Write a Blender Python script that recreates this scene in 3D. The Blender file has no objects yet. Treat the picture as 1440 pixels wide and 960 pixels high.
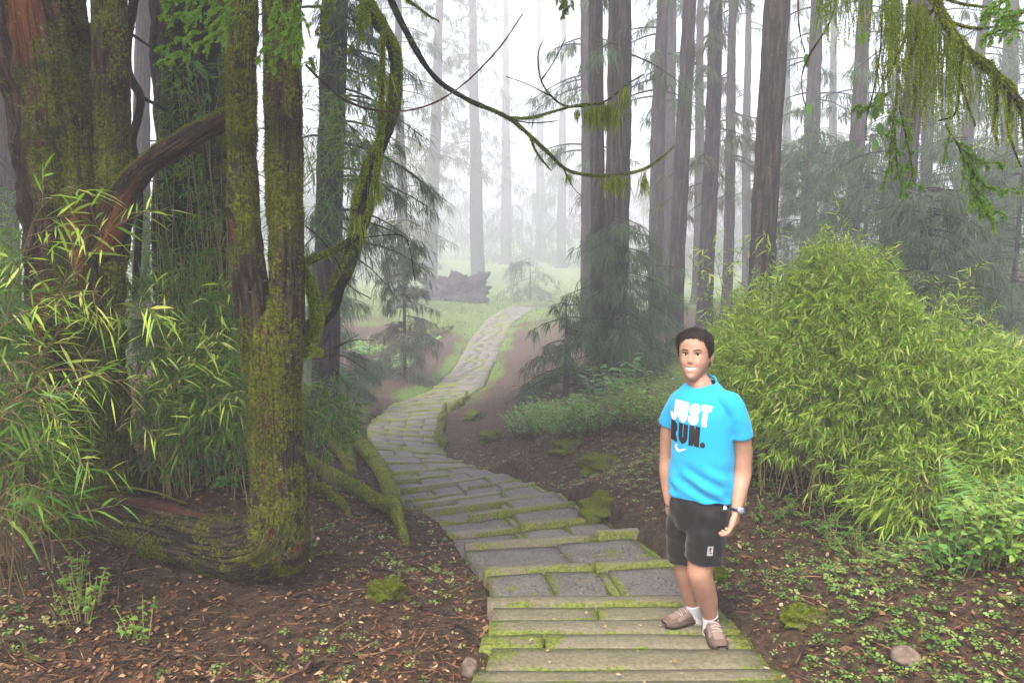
import bpy, bmesh, math
import numpy as np
from mathutils import Vector, Matrix
from mathutils.bvhtree import BVHTree

# ------------------------------------------------------------------ camera, sky, sun, exposure
SC = bpy.context.scene
COL = SC.collection
CAMZ, PITCH, FPX = 2.31, math.radians(9.0), 1200.0
cam_d = bpy.data.cameras.new('camera')
cam_d.sensor_width = 36.0
cam_d.lens = 36.0 * FPX / 1440.0
cam_d.clip_start, cam_d.clip_end = 0.05, 600.0
cam = bpy.data.objects.new('camera', cam_d)
cam.location = (0, 0, CAMZ)
cam.rotation_euler = (math.radians(90) - PITCH, 0, 0)
COL.objects.link(cam)
SC.camera = cam

SUN_EL, SUN_AZ = math.radians(58), math.radians(205)     # azimuth clockwise from +Y
world = bpy.data.worlds.new('World')
SC.world = world
world.use_nodes = True
wn = world.node_tree.nodes
sky = wn.new('ShaderNodeTexSky')
sky.sky_type = 'NISHITA'
sky.sun_disc = False
sky.sun_elevation = SUN_EL
sky.sun_rotation = SUN_AZ
sky.air_density, sky.dust_density, sky.ozone_density = 1.0, 6.0, 1.0
bg = wn['Background']
bg.inputs['Strength'].default_value = 0.105
world.node_tree.links.new(sky.outputs[0], bg.inputs[0])

sun_d = bpy.data.lights.new('sun', 'SUN')
sun_d.energy = 1.5
sun_d.angle = math.radians(25)
sun_d.color = (1.0, 0.95, 0.85)
sun = bpy.data.objects.new('sun', sun_d)
sd = Vector((math.sin(SUN_AZ) * math.cos(SUN_EL), math.cos(SUN_AZ) * math.cos(SUN_EL), math.sin(SUN_EL)))
sun.rotation_euler = sd.to_track_quat('Z', 'Y').to_euler()
sun.location = (-6, -6, 30)
COL.objects.link(sun)

vs = SC.view_settings
vs.view_transform, vs.look, vs.gamma, vs.use_curve_mapping = 'Standard', 'None', 1.0, False
vs.exposure = 2.33
HAZE = 0.0069
cy = SC.cycles
cy.max_bounces, cy.diffuse_bounces, cy.glossy_bounces = 7, 3, 2
cy.transmission_bounces, cy.volume_bounces, cy.transparent_max_bounces = 3, 4, 8
cy.use_denoising = True
cy.sample_clamp_indirect = 6.0

# ------------------------------------------------------------------ helpers
rng = np.random.default_rng(11)
TAU = 2 * math.pi
cp, sp_ = math.cos(PITCH), math.sin(PITCH)

def ray(u, v):
    x, y = (u - 720.0) / FPX, (480.0 - v) / FPX
    return x, cp + y * sp_, -sp_ + y * cp

def P(u, v, Y):
    x, yy, z = ray(u, v)
    return np.array([x * Y / yy, Y, CAMZ + z * Y / yy])

def pts(lst, Y=None):
    return np.array([P(*p) if len(p) == 3 else P(p[0], p[1], Y) for p in lst])

PY = [-20, 0, 2, 3, 4.0, 4.35, 4.62, 5.4, 6.4, 8, 10.5, 13, 15, 17.5, 20, 24, 30, 36, 42, 48, 70, 260]
PZ = [1.6, .75, .42, .20, .025, 0, -.02, -.17, -.37, -.70, -1.2, -1.55, -1.8, -2.05, -2.3, -2.7, -3.05, -3.2, -3.25, -3.45, -4.6, -5.2]
def prof(Y):
    return np.interp(Y, PY, PZ)

_YG = np.linspace(2, 150, 14800)
def hit(u, v, dz=0.0):
    x, yy, z = ray(u, v)
    zr = CAMZ + _YG * z / yy
    k = np.argmax(zr <= prof(_YG) + dz)
    Y = _YG[k] if zr[k] <= prof(_YG[k]) + dz else 150.0
    return np.array([x * Y / yy, Y, prof(Y) + dz])

def _hash(ix, iy, iz, seed):
    h = (ix.astype(np.int64) * 374761393 + iy.astype(np.int64) * 668265263 + iz.astype(np.int64) * 2147483647 + seed * 1274126177) & 0xFFFFFFFF
    h = ((h ^ (h >> 13)) * 1274126177) & 0xFFFFFFFF
    h = h ^ (h >> 16)
    return (h & 0xFFFFFF) / float(0xFFFFFF) * 2 - 1

def noise(Pt, scale=1.0, seed=0):
    Pt = np.asarray(Pt, float) * scale
    i = np.floor(Pt).astype(np.int64)
    f = Pt - i
    f = f * f * (3 - 2 * f)
    r = 0
    for dx in (0, 1):
        for dy in (0, 1):
            for dz in (0, 1):
                w = (f[:, 0] if dx else 1 - f[:, 0]) * (f[:, 1] if dy else 1 - f[:, 1]) * (f[:, 2] if dz else 1 - f[:, 2])
                r = r + w * _hash(i[:, 0] + dx, i[:, 1] + dy, i[:, 2] + dz, seed)
    return r

def fbm(Pt, scale=1.0, octv=4, seed=0):
    r, a, t = 0, 1.0, 0
    for o in range(octv):
        r = r + a * noise(Pt, scale * 2 ** o, seed + o * 7)
        t += a
        a *= .5
    return r / t

def norm(v):
    return v / np.maximum(np.linalg.norm(v, axis=-1, keepdims=True), 1e-9)

def mesh_np(name, V, F, attrs=None, smooth=True):
    """F: (m,3) or list of index arrays"""
    me = bpy.data.meshes.new(name)
    V = np.asarray(V, np.float32)
    F = np.asarray(F, np.int32)
    k = F.shape[1]
    me.vertices.add(len(V))
    me.vertices.foreach_set('co', V.ravel())
    me.loops.add(F.size)
    me.loops.foreach_set('vertex_index', F.ravel())
    me.polygons.add(len(F))
    me.polygons.foreach_set('loop_start', np.arange(len(F), dtype=np.int32) * k)
    me.update(calc_edges=True)
    if smooth:
        me.polygons.foreach_set('use_smooth', np.ones(len(F), bool))
    for an, av in (attrs or {}).items():
        av = np.asarray(av, np.float32)
        if av.ndim == 1:
            a = me.attributes.new(an, 'FLOAT', 'POINT')
            a.data.foreach_set('value', av)
        else:
            a = me.attributes.new(an, 'FLOAT_VECTOR', 'POINT')
            a.data.foreach_set('vector', av.ravel())
    return me

ORIG = {}
def base_of(o):
    return ORIG[o.name]

def thing(name, label, cat, loc, group=None):
    o = bpy.data.objects.new(name, None)
    COL.objects.link(o)
    o.empty_display_size = .1
    o.location = loc
    ORIG[o.name] = np.array(loc, float)
    o['label'] = label
    o['category'] = cat
    if group:
        o['group'] = group
    return o

def mk(name, V, F, mat, parent=None, origin=None, attrs=None, smooth=True, kind=None, label=None, cat=None, group=None):
    V = np.asarray(V, float)
    if parent is not None:
        og = base_of(parent)
    elif origin is None:
        og = np.array([V[:, 0].mean(), V[:, 1].mean(), V[:, 2].min()])
    else:
        og = np.array(origin, float)
    me = mesh_np(name, V - og, F, attrs, smooth)
    o = bpy.data.objects.new(name, me)
    COL.objects.link(o)
    ORIG[o.name] = og
    if parent is not None:
        o.parent = parent
    else:
        o.location = og
    if mat:
        me.materials.append(mat)
    if kind: o['kind'] = kind
    if label: o['label'] = label
    if cat: o['category'] = cat
    if group: o['group'] = group
    return o

class Mesh:
    """collects pieces of one mesh"""
    def __init__(s):
        s.V, s.F, s.A, s.n = [], [], {}, 0
    def add(s, V, F, **at):
        s.V.append(V); s.F.append(np.asarray(F) + s.n); s.n += len(V)
        for k, a in at.items():
            s.A.setdefault(k, []).append(a)
    def get(s):
        return np.concatenate(s.V), np.concatenate(s.F), {k: np.concatenate(a) for k, a in s.A.items()}
    def mk(s, name, mat, parent=None, **kw):
        V, F, A = s.get()
        return mk(name, V, F, mat, parent, attrs=A, **kw)

def spline(pt, n, *extra):
    """Catmull-Rom through pt, resampled evenly to n points; extra arrays are interpolated alongside"""
    pt = np.asarray(pt, float)
    k = len(pt)
    q = np.vstack([2 * pt[0] - pt[1], pt, 2 * pt[-1] - pt[-2]])
    t = np.linspace(0, k - 1, max(n * 4, 40))
    i = np.minimum(t.astype(int), k - 2)
    f = (t - i)[:, None]
    a, b, c, d = q[i], q[i + 1], q[i + 2], q[i + 3]
    C = .5 * ((2 * b) + (c - a) * f + (2 * a - 5 * b + 4 * c - d) * f ** 2 + (3 * b - a - 3 * c + d) * f ** 3)
    L = np.concatenate([[0], np.cumsum(np.linalg.norm(np.diff(C, axis=0), axis=1))])
    s = np.linspace(0, L[-1], n)
    out = np.stack([np.interp(s, L, C[:, j]) for j in range(3)], 1)
    tt = np.interp(s, L, t)
    ex = [np.interp(tt, np.arange(k), np.asarray(e, float)) for e in extra]
    return (out, s, *ex)

def tube(pt, rad, n=24, seg=10, disp=None, cap=True, squash=None):
    """tapered tube along pt; disp(P, theta, s, r) -> radial offset. returns V,F,bark coords,normals"""
    C, s, R = spline(pt, n, rad)
    T = norm(np.gradient(C, axis=0))
    ref = np.array([1.0, 0, 0]) if abs(T[0][0]) < .8 else np.array([0, 1.0, 0])
    U = np.zeros_like(C)
    u = norm(ref - T[0] * np.dot(ref, T[0]))
    for k in range(n):
        u = u - T[k] * np.dot(u, T[k])
        u = u / np.linalg.norm(u)
        U[k] = u
    W = np.cross(T, U)
    th = np.linspace(0, TAU, seg, endpoint=False)
    Nn = U[:, None] * np.cos(th)[None, :, None] + W[:, None] * np.sin(th)[None, :, None]
    Nf = Nn.reshape(-1, 3)
    Rf = np.repeat(R, seg)
    bark = np.stack([np.tile(np.cos(th), n) * Rf, np.tile(np.sin(th), n) * Rf, np.repeat(s, seg)], 1)
    V = np.repeat(C, seg, 0) + Nf * Rf[:, None]
    if disp is not None:
        V = V + Nf * disp(V, bark, Rf)[:, None]
    i = np.arange(n - 1)[:, None] * seg
    j = np.arange(seg)[None]
    a = (i + j).ravel(); b = (i + (j + 1) % seg).ravel()
    F = np.concatenate([np.stack([a, b, b + seg], 1), np.stack([a, b + seg, a + seg], 1)])
    if cap:
        m = len(V)
        V = np.vstack([V, C[0] - T[0] * R[0] * .3, C[-1] + T[-1] * R[-1] * .3])
        Nf = np.vstack([Nf, -T[0], T[-1]])
        bark = np.vstack([bark, [0, 0, 0], [0, 0, s[-1]]])
        jj = np.arange(seg); kk = (jj + 1) % seg
        F = np.vstack([F, np.stack([kk, jj, np.full(seg, m)], 1), np.stack([jj + (n - 1) * seg, kk + (n - 1) * seg, np.full(seg, m + 1)], 1)])
    return V, F, bark, Nf

def leaf_geo(pos, d, nrm, L, W, droop=.25, shape=((.3, 1.0), (.65, .7)), rnd=None, base_w=0.0):
    """lanceolate leaves. pos,d,nrm (n,3), L,W (n,)"""
    n = len(pos)
    d = norm(d)
    side = norm(np.cross(d, nrm))
    up = np.cross(side, d)
    L = np.broadcast_to(L, n)[:, None]; W = np.broadcast_to(W, n)[:, None]
    dr = np.broadcast_to(droop, n)[:, None]
    down = np.array([0, 0, -1.0])
    rows = [pos]
    for t, w in shape:
        c = pos + d * L * t + down * dr * L * t * t
        rows += [c + side * W * .5 * w, c - side * W * .5 * w]
    rows.append(pos + d * L + down * dr * L)
    k = len(rows)
    V = np.stack(rows, 1).reshape(-1, 3)
    f = [[0, 1, 2]]
    for r in range(len(shape) - 1):
        a = 1 + 2 * r
        f += [[a, a + 2, a + 1], [a + 1, a + 2, a + 3]]
    f.append([k - 3, k - 1, k - 2])
    f = np.array(f)
    F = (np.arange(n)[:, None, None] * k + f[None]).reshape(-1, 3)
    if rnd is None:
        rnd = rng.random(n)
    return V, F, np.repeat(rnd, k)

STRAND = ((.45, 1.0),)
BROAD = ((.15, .65), (.42, 1.0), (.72, .7))

def rand_dir(n, zlo=-1, zhi=1):
    z = rng.uniform(zlo, zhi, n); a = rng.uniform(0, TAU, n)
    r = np.sqrt(1 - z * z)
    return np.stack([r * np.cos(a), r * np.sin(a), z], 1)

def sample_tris(V, F, n, weight=None):
    a, b, c = V[F[:, 0]], V[F[:, 1]], V[F[:, 2]]
    cr = np.cross(b - a, c - a)
    ar = np.linalg.norm(cr, axis=1)
    w = ar if weight is None else ar * weight
    k = rng.choice(len(F), n, p=w / w.sum())
    r1, r2 = np.sqrt(rng.random(n)), rng.random(n)
    p = a[k] * (1 - r1)[:, None] + b[k] * (r1 * (1 - r2))[:, None] + c[k] * (r1 * r2)[:, None]
    return p, norm(cr[k]), k

# ------------------------------------------------------------------ materials
class NB:
    def __init__(s, name):
        s.m = bpy.data.materials.new(name)
        s.m.use_nodes = True
        s.t = s.m.node_tree
        s.t.nodes.clear()
        s.out = s.t.nodes.new('ShaderNodeOutputMaterial')
    def n(s, typ, props=None, **ins):
        nd = s.t.nodes.new('ShaderNode' + typ)
        for k, v in (props or {}).items():
            setattr(nd, k, v)
        for k, v in ins.items():
            k = k.replace('_', ' ') if k.replace('_', ' ') in nd.inputs else k
            if k[0] == 'i' and k[1:].isdigit():
                sock = nd.inputs[int(k[1:])]
            else:
                sock = nd.inputs[k]
            if isinstance(v, bpy.types.NodeSocket):
                s.t.links.new(v, sock)
            else:
                if sock.type == 'RGBA' and len(v) == 3:
                    v = (*v, 1)
                sock.default_value = v
        return nd
    def attr(s, name, out='Fac'):
        return s.n('Attribute', {'attribute_name': name}).outputs[out]
    def mix(s, f, a, b, mode='MIX'):
        nd = s.n('Mix', {'data_type': 'RGBA', 'blend_type': mode})
        for idx, v in ((0, f), (6, a), (7, b)):
            if isinstance(v, bpy.types.NodeSocket):
                s.t.links.new(v, nd.inputs[idx])
            else:
                nd.inputs[idx].default_value = v if idx == 0 else (*v, 1)
        return nd.outputs[2]
    def math(s, op, a, b=0.0, clamp=False):
        return s.n('Math', {'operation': op, 'use_clamp': clamp}, i0=a, i1=b).outputs[0]
    def ramp(s, f, stops, interp='LINEAR'):
        nd = s.n('ValToRGB', None, Fac=f)
        e = nd.color_ramp.elements
        nd.color_ramp.interpolation = interp
        while len(e) < len(stops):
            e.new(.5)
        for el, (p, c) in zip(e, stops):
            el.position = p
            el.color = (*c, 1) if len(c) == 3 else c
        return nd.outputs[0]
    def noise(s, vec, scale, detail=4, rough=.6, out=0):
        return s.n('TexNoise', None, Vector=vec, Scale=scale, Detail=detail, Roughness=rough).outputs[out]
    def map(s, vec, sc):
        return s.n('Mapping', None, Vector=vec, Scale=sc).outputs[0]
    def obj(s):
        return s.n('TexCoord').outputs['Object']
    def step(s, x, lo, hi):
        return s.n('MapRange', {'interpolation_type': 'SMOOTHSTEP'}, i0=x, i1=lo, i2=hi).outputs[0]
    def bump(s, h, strength, dist):
        return s.n('Bump', None, Height=h, Strength=strength, Distance=dist).outputs[0]
    def done(s, col, rough=.8, nrm=None, spec=.3, **kw):
        b = s.n('BsdfPrincipled', None, **{'Base Color': col, 'Roughness': rough, 'Specular IOR Level': spec}, **kw)
        if nrm is not None:
            s.t.links.new(nrm, b.inputs['Normal'])
        s.t.links.new(b.outputs[0], s.out.inputs[0])
        return s.m

MATS = {}
def leaf_mat(name, cols, transl=.35, rough=.45, spec=.35):
    b = NB(name)
    r = b.attr('rnd')
    k = len(cols)
    col = b.ramp(r, [(i / (k - 1), c) for i, c in enumerate(cols)])
    p = b.n('BsdfPrincipled', None, **{'Base Color': col, 'Roughness': rough, 'Specular IOR Level': spec})
    tcol = b.mix(.5, col, (.22, .30, .02), 'MIX')
    tl = b.n('BsdfTranslucent', None, Color=tcol)
    mx = b.n('MixShader', None, i0=transl, i1=p.outputs[0], i2=tl.outputs[0])
    b.t.links.new(mx.outputs[0], b.out.inputs[0])
    return b.m

def bark_mat(name, dark, light, moss1, moss2, sc=1.0, lichen=.5, red=None):
    b = NB(name)
    bk = b.attr('bark', 'Vector')
    st = b.map(bk, (1, 1, .12))
    f1 = b.noise(st, 38 * sc, 6, .65)
    f2 = b.noise(bk, 9 * sc, 5, .6)
    f3 = b.noise(bk, 60 * sc, 4, .7)
    col = b.mix(b.step(f1, .42, .62), dark, light)
    f4 = b.noise(b.map(bk, (1, 1, .06)), 22 * sc, 3, .5)
    fis = b.step(b.math('ABSOLUTE', b.math('SUBTRACT', f4, .5)), .0, .055)
    col = b.mix(b.math('MULTIPLY', b.math('SUBTRACT', 1.0, fis), .85), col, tuple(c * .3 for c in dark))
    col = b.mix(b.math('MULTIPLY', b.step(f2, .5, .7), .7), col, tuple(c * .45 for c in dark))
    if red:
        col = b.mix(b.math('MULTIPLY', b.step(b.noise(st, 5 * sc, 3, .5), .5, .68), .8), col, red)
    ms = b.attr('moss')
    mm = b.math('ADD', ms, b.math('MULTIPLY', b.math('SUBTRACT', f2, .5), 1.3))
    mm = b.math('ADD', mm, b.math('MULTIPLY', b.math('SUBTRACT', f3, .5), .8))
    mfac = b.step(mm, .38, .62)
    mcol = b.mix(b.step(f3, .38, .66), moss1, moss2)
    mcol = b.mix(b.math('MULTIPLY', b.step(b.noise(bk, 4.5 * sc, 3, .6), .48, .66), .75), mcol, tuple(c * .5 for c in moss1))
    col = b.mix(mfac, col, mcol)
    li = b.step(b.noise(b.map(bk, (1, 1, .8)), 42 * sc, 3, .8), .63, .69)
    col = b.mix(b.math('MULTIPLY', li, lichen), col, (.30, .33, .22))
    h = b.math('ADD', b.math('ADD', b.math('MULTIPLY', f1, .8), b.math('MULTIPLY', fis, .9)), b.math('MULTIPLY', f3, .7))
    return b.done(col, .85, b.bump(h, 1.0, .03), .25)

def mats():
    M = MATS
    # ground
    b = NB('forest_floor')
    o = b.obj()
    n1 = b.noise(o, 1.3, 5, .6); n2 = b.noise(o, 14, 5, .7); n3 = b.noise(o, 70, 4, .75)
    col = b.mix(b.step(n2, .35, .65), (.032, .019, .012), (.095, .062, .040))
    col = b.mix(b.math('MULTIPLY', b.step(n3, .55, .7), .55), col, (.15, .09, .055))
    col = b.mix(b.math('MULTIPLY', b.step(n1, .58, .7), .5), col, (.05, .07, .012))
    g = b.attr('grass')
    gm = b.step(b.math('ADD', g, b.math('MULTIPLY', b.math('SUBTRACT', n2, .5), .8)), .35, .65)
    gcol = b.mix(b.step(n3, .35, .65), (.05, .085, .016), (.13, .19, .045))
    col = b.mix(gm, col, gcol)
    M['ground'] = b.done(col, .95, b.bump(b.math('ADD', n2, n3), 1.0, .03), .15)
    # paving
    def stone(name, c1, c2, pit, mossy):
        b = NB(name)
        o = b.n('NewGeometry').outputs['Position']
        n1 = b.noise(o, 5, 5, .6); n2 = b.noise(o, 45, 5, .7)
        big = b.noise(o, .9, 3, .5)
        col = b.mix(b.step(n2, .3, .7), c1, c2)
        col = b.mix(b.math('MULTIPLY', b.step(n1, .5, .75), .5), col, tuple(c * .55 for c in c1))
        col = b.mix(b.math('MULTIPLY', b.step(b.attr('tint'), .2, 1.0), .35), col, (.20, .185, .15))
        h = n2
        if pit:
            vo = b.n('TexVoronoi', {'feature': 'F1'}, Vector=b.map(o, (1, 1.7, 1)), Scale=27.0, Randomness=.7).outputs['Distance']
            pitm = b.step(vo, .12, .34)
            col = b.mix(b.math('SUBTRACT', 1.0, pitm), col, tuple(c * .35 for c in c1))
            h = b.math('ADD', b.math('MULTIPLY', pitm, 1.6), n2)
        e = b.attr('edge')
        mm = b.math('ADD', b.math('MULTIPLY', e, mossy), b.math('MULTIPLY', b.math('SUBTRACT', n1, .5), 2.2))
        mm = b.math('ADD', mm, b.math('MULTIPLY', b.math('SUBTRACT', big, .5), 1.8))
        mf = b.step(mm, .36, .62)
        mcol = b.mix(b.step(n2, .35, .65), (.055, .075, .008), (.17, .20, .025))
        col = b.mix(mf, col, mcol)
        return b.done(col, .72, b.bump(h, .9, .010), .4)
    M['slab'] = stone('pitted_paving_stone', (.080, .075, .065), (.165, .155, .135), True, .5)
    M['strip'] = stone('tan_edging_stone', (.095, .085, .050), (.18, .16, .10), False, .62)
    b = NB('mossy_bedding_soil')
    o = b.obj(); n2 = b.noise(o, 30, 5, .7)
    col = b.mix(b.step(n2, .4, .6), (.035, .025, .015), (.08, .11, .012))
    M['bed'] = b.done(col, .95, b.bump(n2, .8, .02), .1)
    # barks
    M['bark_red'] = bark_mat('red_brown_mossy_bark', (.014, .007, .005), (.070, .036, .020), (.030, .038, .002), (.11, .130, .006), 1.0, .5, (.20, .065, .026))
    M['bark_moss'] = bark_mat('olive_moss_covered_bark', (.016, .011, .006), (.065, .047, .026), (.036, .044, .002), (.150, .175, .008), 1.0, .5, (.09, .026, .012))
    M['bark_vine'] = bark_mat('dark_wet_mossy_bark', (.007, .006, .004), (.026, .021, .015), (.035, .05, .003), (.14, .185, .008), 1.4, .25)
    M['bark_root'] = bark_mat('mossy_root_bark', (.06, .045, .025), (.20, .15, .08), (.09, .11, .005), (.30, .34, .02), 1.5, .2)
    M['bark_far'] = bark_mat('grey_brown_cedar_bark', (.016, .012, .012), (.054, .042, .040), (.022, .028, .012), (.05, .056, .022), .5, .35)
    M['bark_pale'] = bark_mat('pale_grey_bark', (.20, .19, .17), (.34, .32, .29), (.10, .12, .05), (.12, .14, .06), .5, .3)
    # moss
    b = NB('bright_cushion_moss')
    o = b.obj(); n1 = b.noise(o, 8, 4, .6); n2 = b.noise(o, 90, 4, .7)
    col = b.mix(b.step(n2, .3, .7), (.04, .058, .005), (.12, .155, .014))
    col = b.mix(b.math('MULTIPLY', b.step(n1, .47, .62), .85), col, (.075, .058, .042))
    M['moss_rock'] = b.done(col, .95, b.bump(n2, .8, .012), .1)
    b = NB('bare_brown_stone')
    o = b.obj(); n1 = b.noise(o, 10, 5, .6); n2 = b.noise(o, 60, 4, .7)
    col = b.mix(b.step(n1, .35, .65), (.075, .055, .042), (.17, .125, .098))
    col = b.mix(b.math('MULTIPLY', b.step(n2, .6, .7), .5), col, (.08, .06, .05))
    M['stone'] = b.done(col, .75, b.bump(n2, .5, .008), .3)
    M['moss'] = leaf_mat('moss_tufts', [(.035, .046, .002), (.09, .11, .005), (.19, .215, .011)], .3, .8, .1)
    M['moss_bright'] = leaf_mat('bright_moss_tufts', [(.06, .09, .003), (.15, .20, .008), (.28, .34, .02)], .3, .8, .1)
    # leaves
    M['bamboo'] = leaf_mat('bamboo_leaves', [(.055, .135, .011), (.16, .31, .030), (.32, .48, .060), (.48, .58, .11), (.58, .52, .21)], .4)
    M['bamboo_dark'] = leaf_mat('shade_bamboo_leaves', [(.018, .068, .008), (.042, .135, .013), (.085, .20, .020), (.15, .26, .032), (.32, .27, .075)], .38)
    M['culm'] = NB('bamboo_culm').done((.24, .21, .07), .5)
    M['culm_dark'] = NB('old_bamboo_culm').done((.12, .085, .035), .6)
    M['conifer'] = leaf_mat('cedar_sprays', [(.020, .040, .020), (.035, .068, .032), (.055, .095, .045)], .25, .6, .2)
    M['conifer_brown'] = leaf_mat('dull_cedar_sprays', [(.045, .038, .028), (.055, .06, .036), (.06, .085, .04)], .25, .6, .2)
    M['needle'] = leaf_mat('fresh_cedar_needles', [(.07, .19, .018), (.15, .33, .030), (.27, .46, .055)], .4, .5, .3)
    M['needle_yellow'] = leaf_mat('yellow_green_cedar_needles', [(.055, .085, .006), (.15, .20, .014), (.30, .36, .03)], .45, .6, .2)
    M['broad'] = leaf_mat('broad_herb_leaves', [(.045, .13, .028), (.08, .21, .04), (.15, .31, .065)], .4, .4)
    M['broad_yellow'] = leaf_mat('yellow_green_herb_leaves', [(.09, .20, .03), (.17, .32, .05), (.27, .42, .085)], .45, .45)
    M['fern'] = leaf_mat('fern_leaves', [(.10, .24, .06), (.17, .35, .09), (.25, .45, .14)], .4, .6, .2)
    M['grass'] = leaf_mat('meadow_grass', [(.06, .11, .022), (.10, .17, .034), (.16, .23, .06)], .4, .6, .2)
    M['litter'] = leaf_mat('dead_leaves', [(.016, .007, .005), (.05, .019, .010), (.10, .040, .019), (.18, .09, .042), (.32, .21, .11), (.46, .37, .25)], .15, .7, .25)
    M['clover'] = leaf_mat('ground_herb_leaves', [(.04, .095, .018), (.085, .18, .032), (.16, .27, .055), (.26, .34, .10)], .35, .5)
    M['twig'] = leaf_mat('dry_twigs', [(.05, .026, .016), (.11, .055, .032), (.22, .12, .065)], .0, .8, .2)
    M['twig_solid'] = bark_mat('brown_twig_bark', (.05, .028, .018), (.15, .085, .05), (.07, .08, .01), (.15, .17, .02), 2.0, .2)
mats()
M = MATS

# ------------------------------------------------------------------ path line and terrain
PAIRS = [((665, 960), (1108, 960)), ((685, 905), (1062, 905)), ((690, 870), (1030, 870)), ((690, 832), (985, 825)), ((670, 795), (945, 788)),
         ((645, 768), (885, 755)), ((615, 740), (825, 724)), ((588, 714), (768, 696)), ((562, 690), (715, 674)), ((544, 666), (668, 659)),
         ((531, 638), (630, 642)), ((516, 610), (614, 617)), ((518, 592), (620, 589)), ((548, 571), (645, 570)), ((606, 547), (678, 543)),
         ((640, 515), (693, 512)), ((658, 480), (706, 480)), ((682, 450), (722, 452)), ((714, 432), (752, 433)), ((752, 425), (800, 426))]
Ls = [hit(*a) for a, b_ in PAIRS]
Rs = [hit(*b_) for a, b_ in PAIRS]
# carry the steps back under the camera
for Yb in (2.2, 0.8, -1.0, -3.0):
    Ls.insert(0, np.array([-.18 - .02 * Yb, Yb, prof(Yb)])); Rs.insert(0, np.array([1.28 + .02 * Yb, Yb, prof(Yb)]))
Ls, Rs = np.array(Ls), np.array(Rs)
far_end = np.array([[9.0, 52, -3.1], [22, 55, -3.0]])
Ls = np.vstack([Ls, far_end + [0, .6, 0]]); Rs = np.vstack([Rs, far_end - [0, .6, 0]])
NPL = 900
Cc, Cs, tidx = spline((Ls + Rs) / 2, NPL, np.arange(len(Ls)))
LL = np.stack([np.interp(tidx, np.arange(len(Ls)), Ls[:, j]) for j in range(3)], 1)
RR = np.stack([np.interp(tidx, np.arange(len(Rs)), Rs[:, j]) for j in range(3)], 1)
Cc = (LL + RR) / 2
for A_ in (LL, RR):
    A_[:, 2] = prof(Cc[:, 1])
Cc[:, 2] = prof(Cc[:, 1])
HW = np.linalg.norm(RR[:, :2] - LL[:, :2], axis=1) / 2

CTRL = [(655, 905, -.03), (600, 830, .04), (560, 765, .10), (640, 960, 0), (430, 812, .16), (500, 700, .30), (520, 640, .25), (470, 600, .50), (300, 650, .75),
        (300, 930, .10), (100, 930, .16), (100, 835, .22), (0, 700, .55), (250, 835, .12), (480, 560, .40), (545, 545, .12), (540, 480, .55), (640, 440, .25), (600, 425, .35),
        (1140, 930, .03), (1300, 930, .12), (1430, 900, .22), (1300, 808, .42), (1430, 800, .50), (1160, 812, .22), (1040, 840, .05), (1230, 775, .22), (1100, 750, .22), (1050, 700, .45),
        (900, 740, .16), (850, 670, .40), (930, 615, .65), (790, 680, .12), (720, 650, .12), (770, 615, .55), (680, 605, .22), (740, 555, .55), (860, 540, .75),
        (700, 540, .2), (745, 500, .5), (760, 450, .4), (900, 500, 1.2), (1000, 480, 1.3)]
cpt = [hit(*c) for c in CTRL]
for x, y, z in [(14, 28, -.6), (18, 34, .4), (-30, 5, 1.6), (30, 5, 1.6), (-12, 4, .9), (12, 4, .9), (-8, 9, .5), (9, 10, .6), (-14, 20, -.6), (16, 22, -.2), (-30, 30, -1.2), (35, 30, .5), (-20, 50, -2.2), (30, 50, -.6),
                (0, 62, -4.2), (-15, 75, -4.6), (18, 75, -4.2), (0, 120, -5.0), (-90, 120, -2), (90, 120, -1.5), (0, -12, 1.2), (-40, -15, 2), (40, -15, 2), (0, 180, -5), (-160, 160, -2), (160, 160, -2), (-160, -60, 2), (160, -60, 2), (0, -60, 2)]:
    cpt.append(np.array([x, y, z]))
for k in range(0, NPL, 36):
    for A_ in (LL, RR):
        cpt.append(A_[k] + [0, 0, -.03])
cpt = np.array(cpt)
def _phi(r):
    return np.sqrt(r * r + 1.0)
_K = _phi(np.linalg.norm(cpt[:, None, :2] - cpt[None, :, :2], axis=2)) - np.eye(len(cpt)) * .02
_A = np.block([[_K, np.ones((len(cpt), 1)), cpt[:, :2]], [np.ones((1, len(cpt))), np.zeros((1, 3))], [cpt[:, :2].T, np.zeros((2, 3))]])
_W = np.linalg.solve(_A, np.concatenate([cpt[:, 2], np.zeros(3)]))

def path_near(x, y):
    """signed lateral ratio data: distance to centre line, half width, path height"""
    x, y = np.atleast_1d(x), np.atleast_1d(y)
    D = np.full(len(x), 99.0); hw = np.full(len(x), .7); z = prof(y)
    CS = Cc[::3]; HS = HW[::3]
    for a in range(0, len(x), 20000):
        q = slice(a, a + 20000)
        d2 = (x[q, None] - CS[None, :, 0]) ** 2 + (y[q, None] - CS[None, :, 1]) ** 2
        k = d2.argmin(1)
        D[q] = np.sqrt(d2[np.arange(len(k)), k]); hw[q] = HS[k]; z[q] = CS[k, 2]
    return D, hw, z

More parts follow.
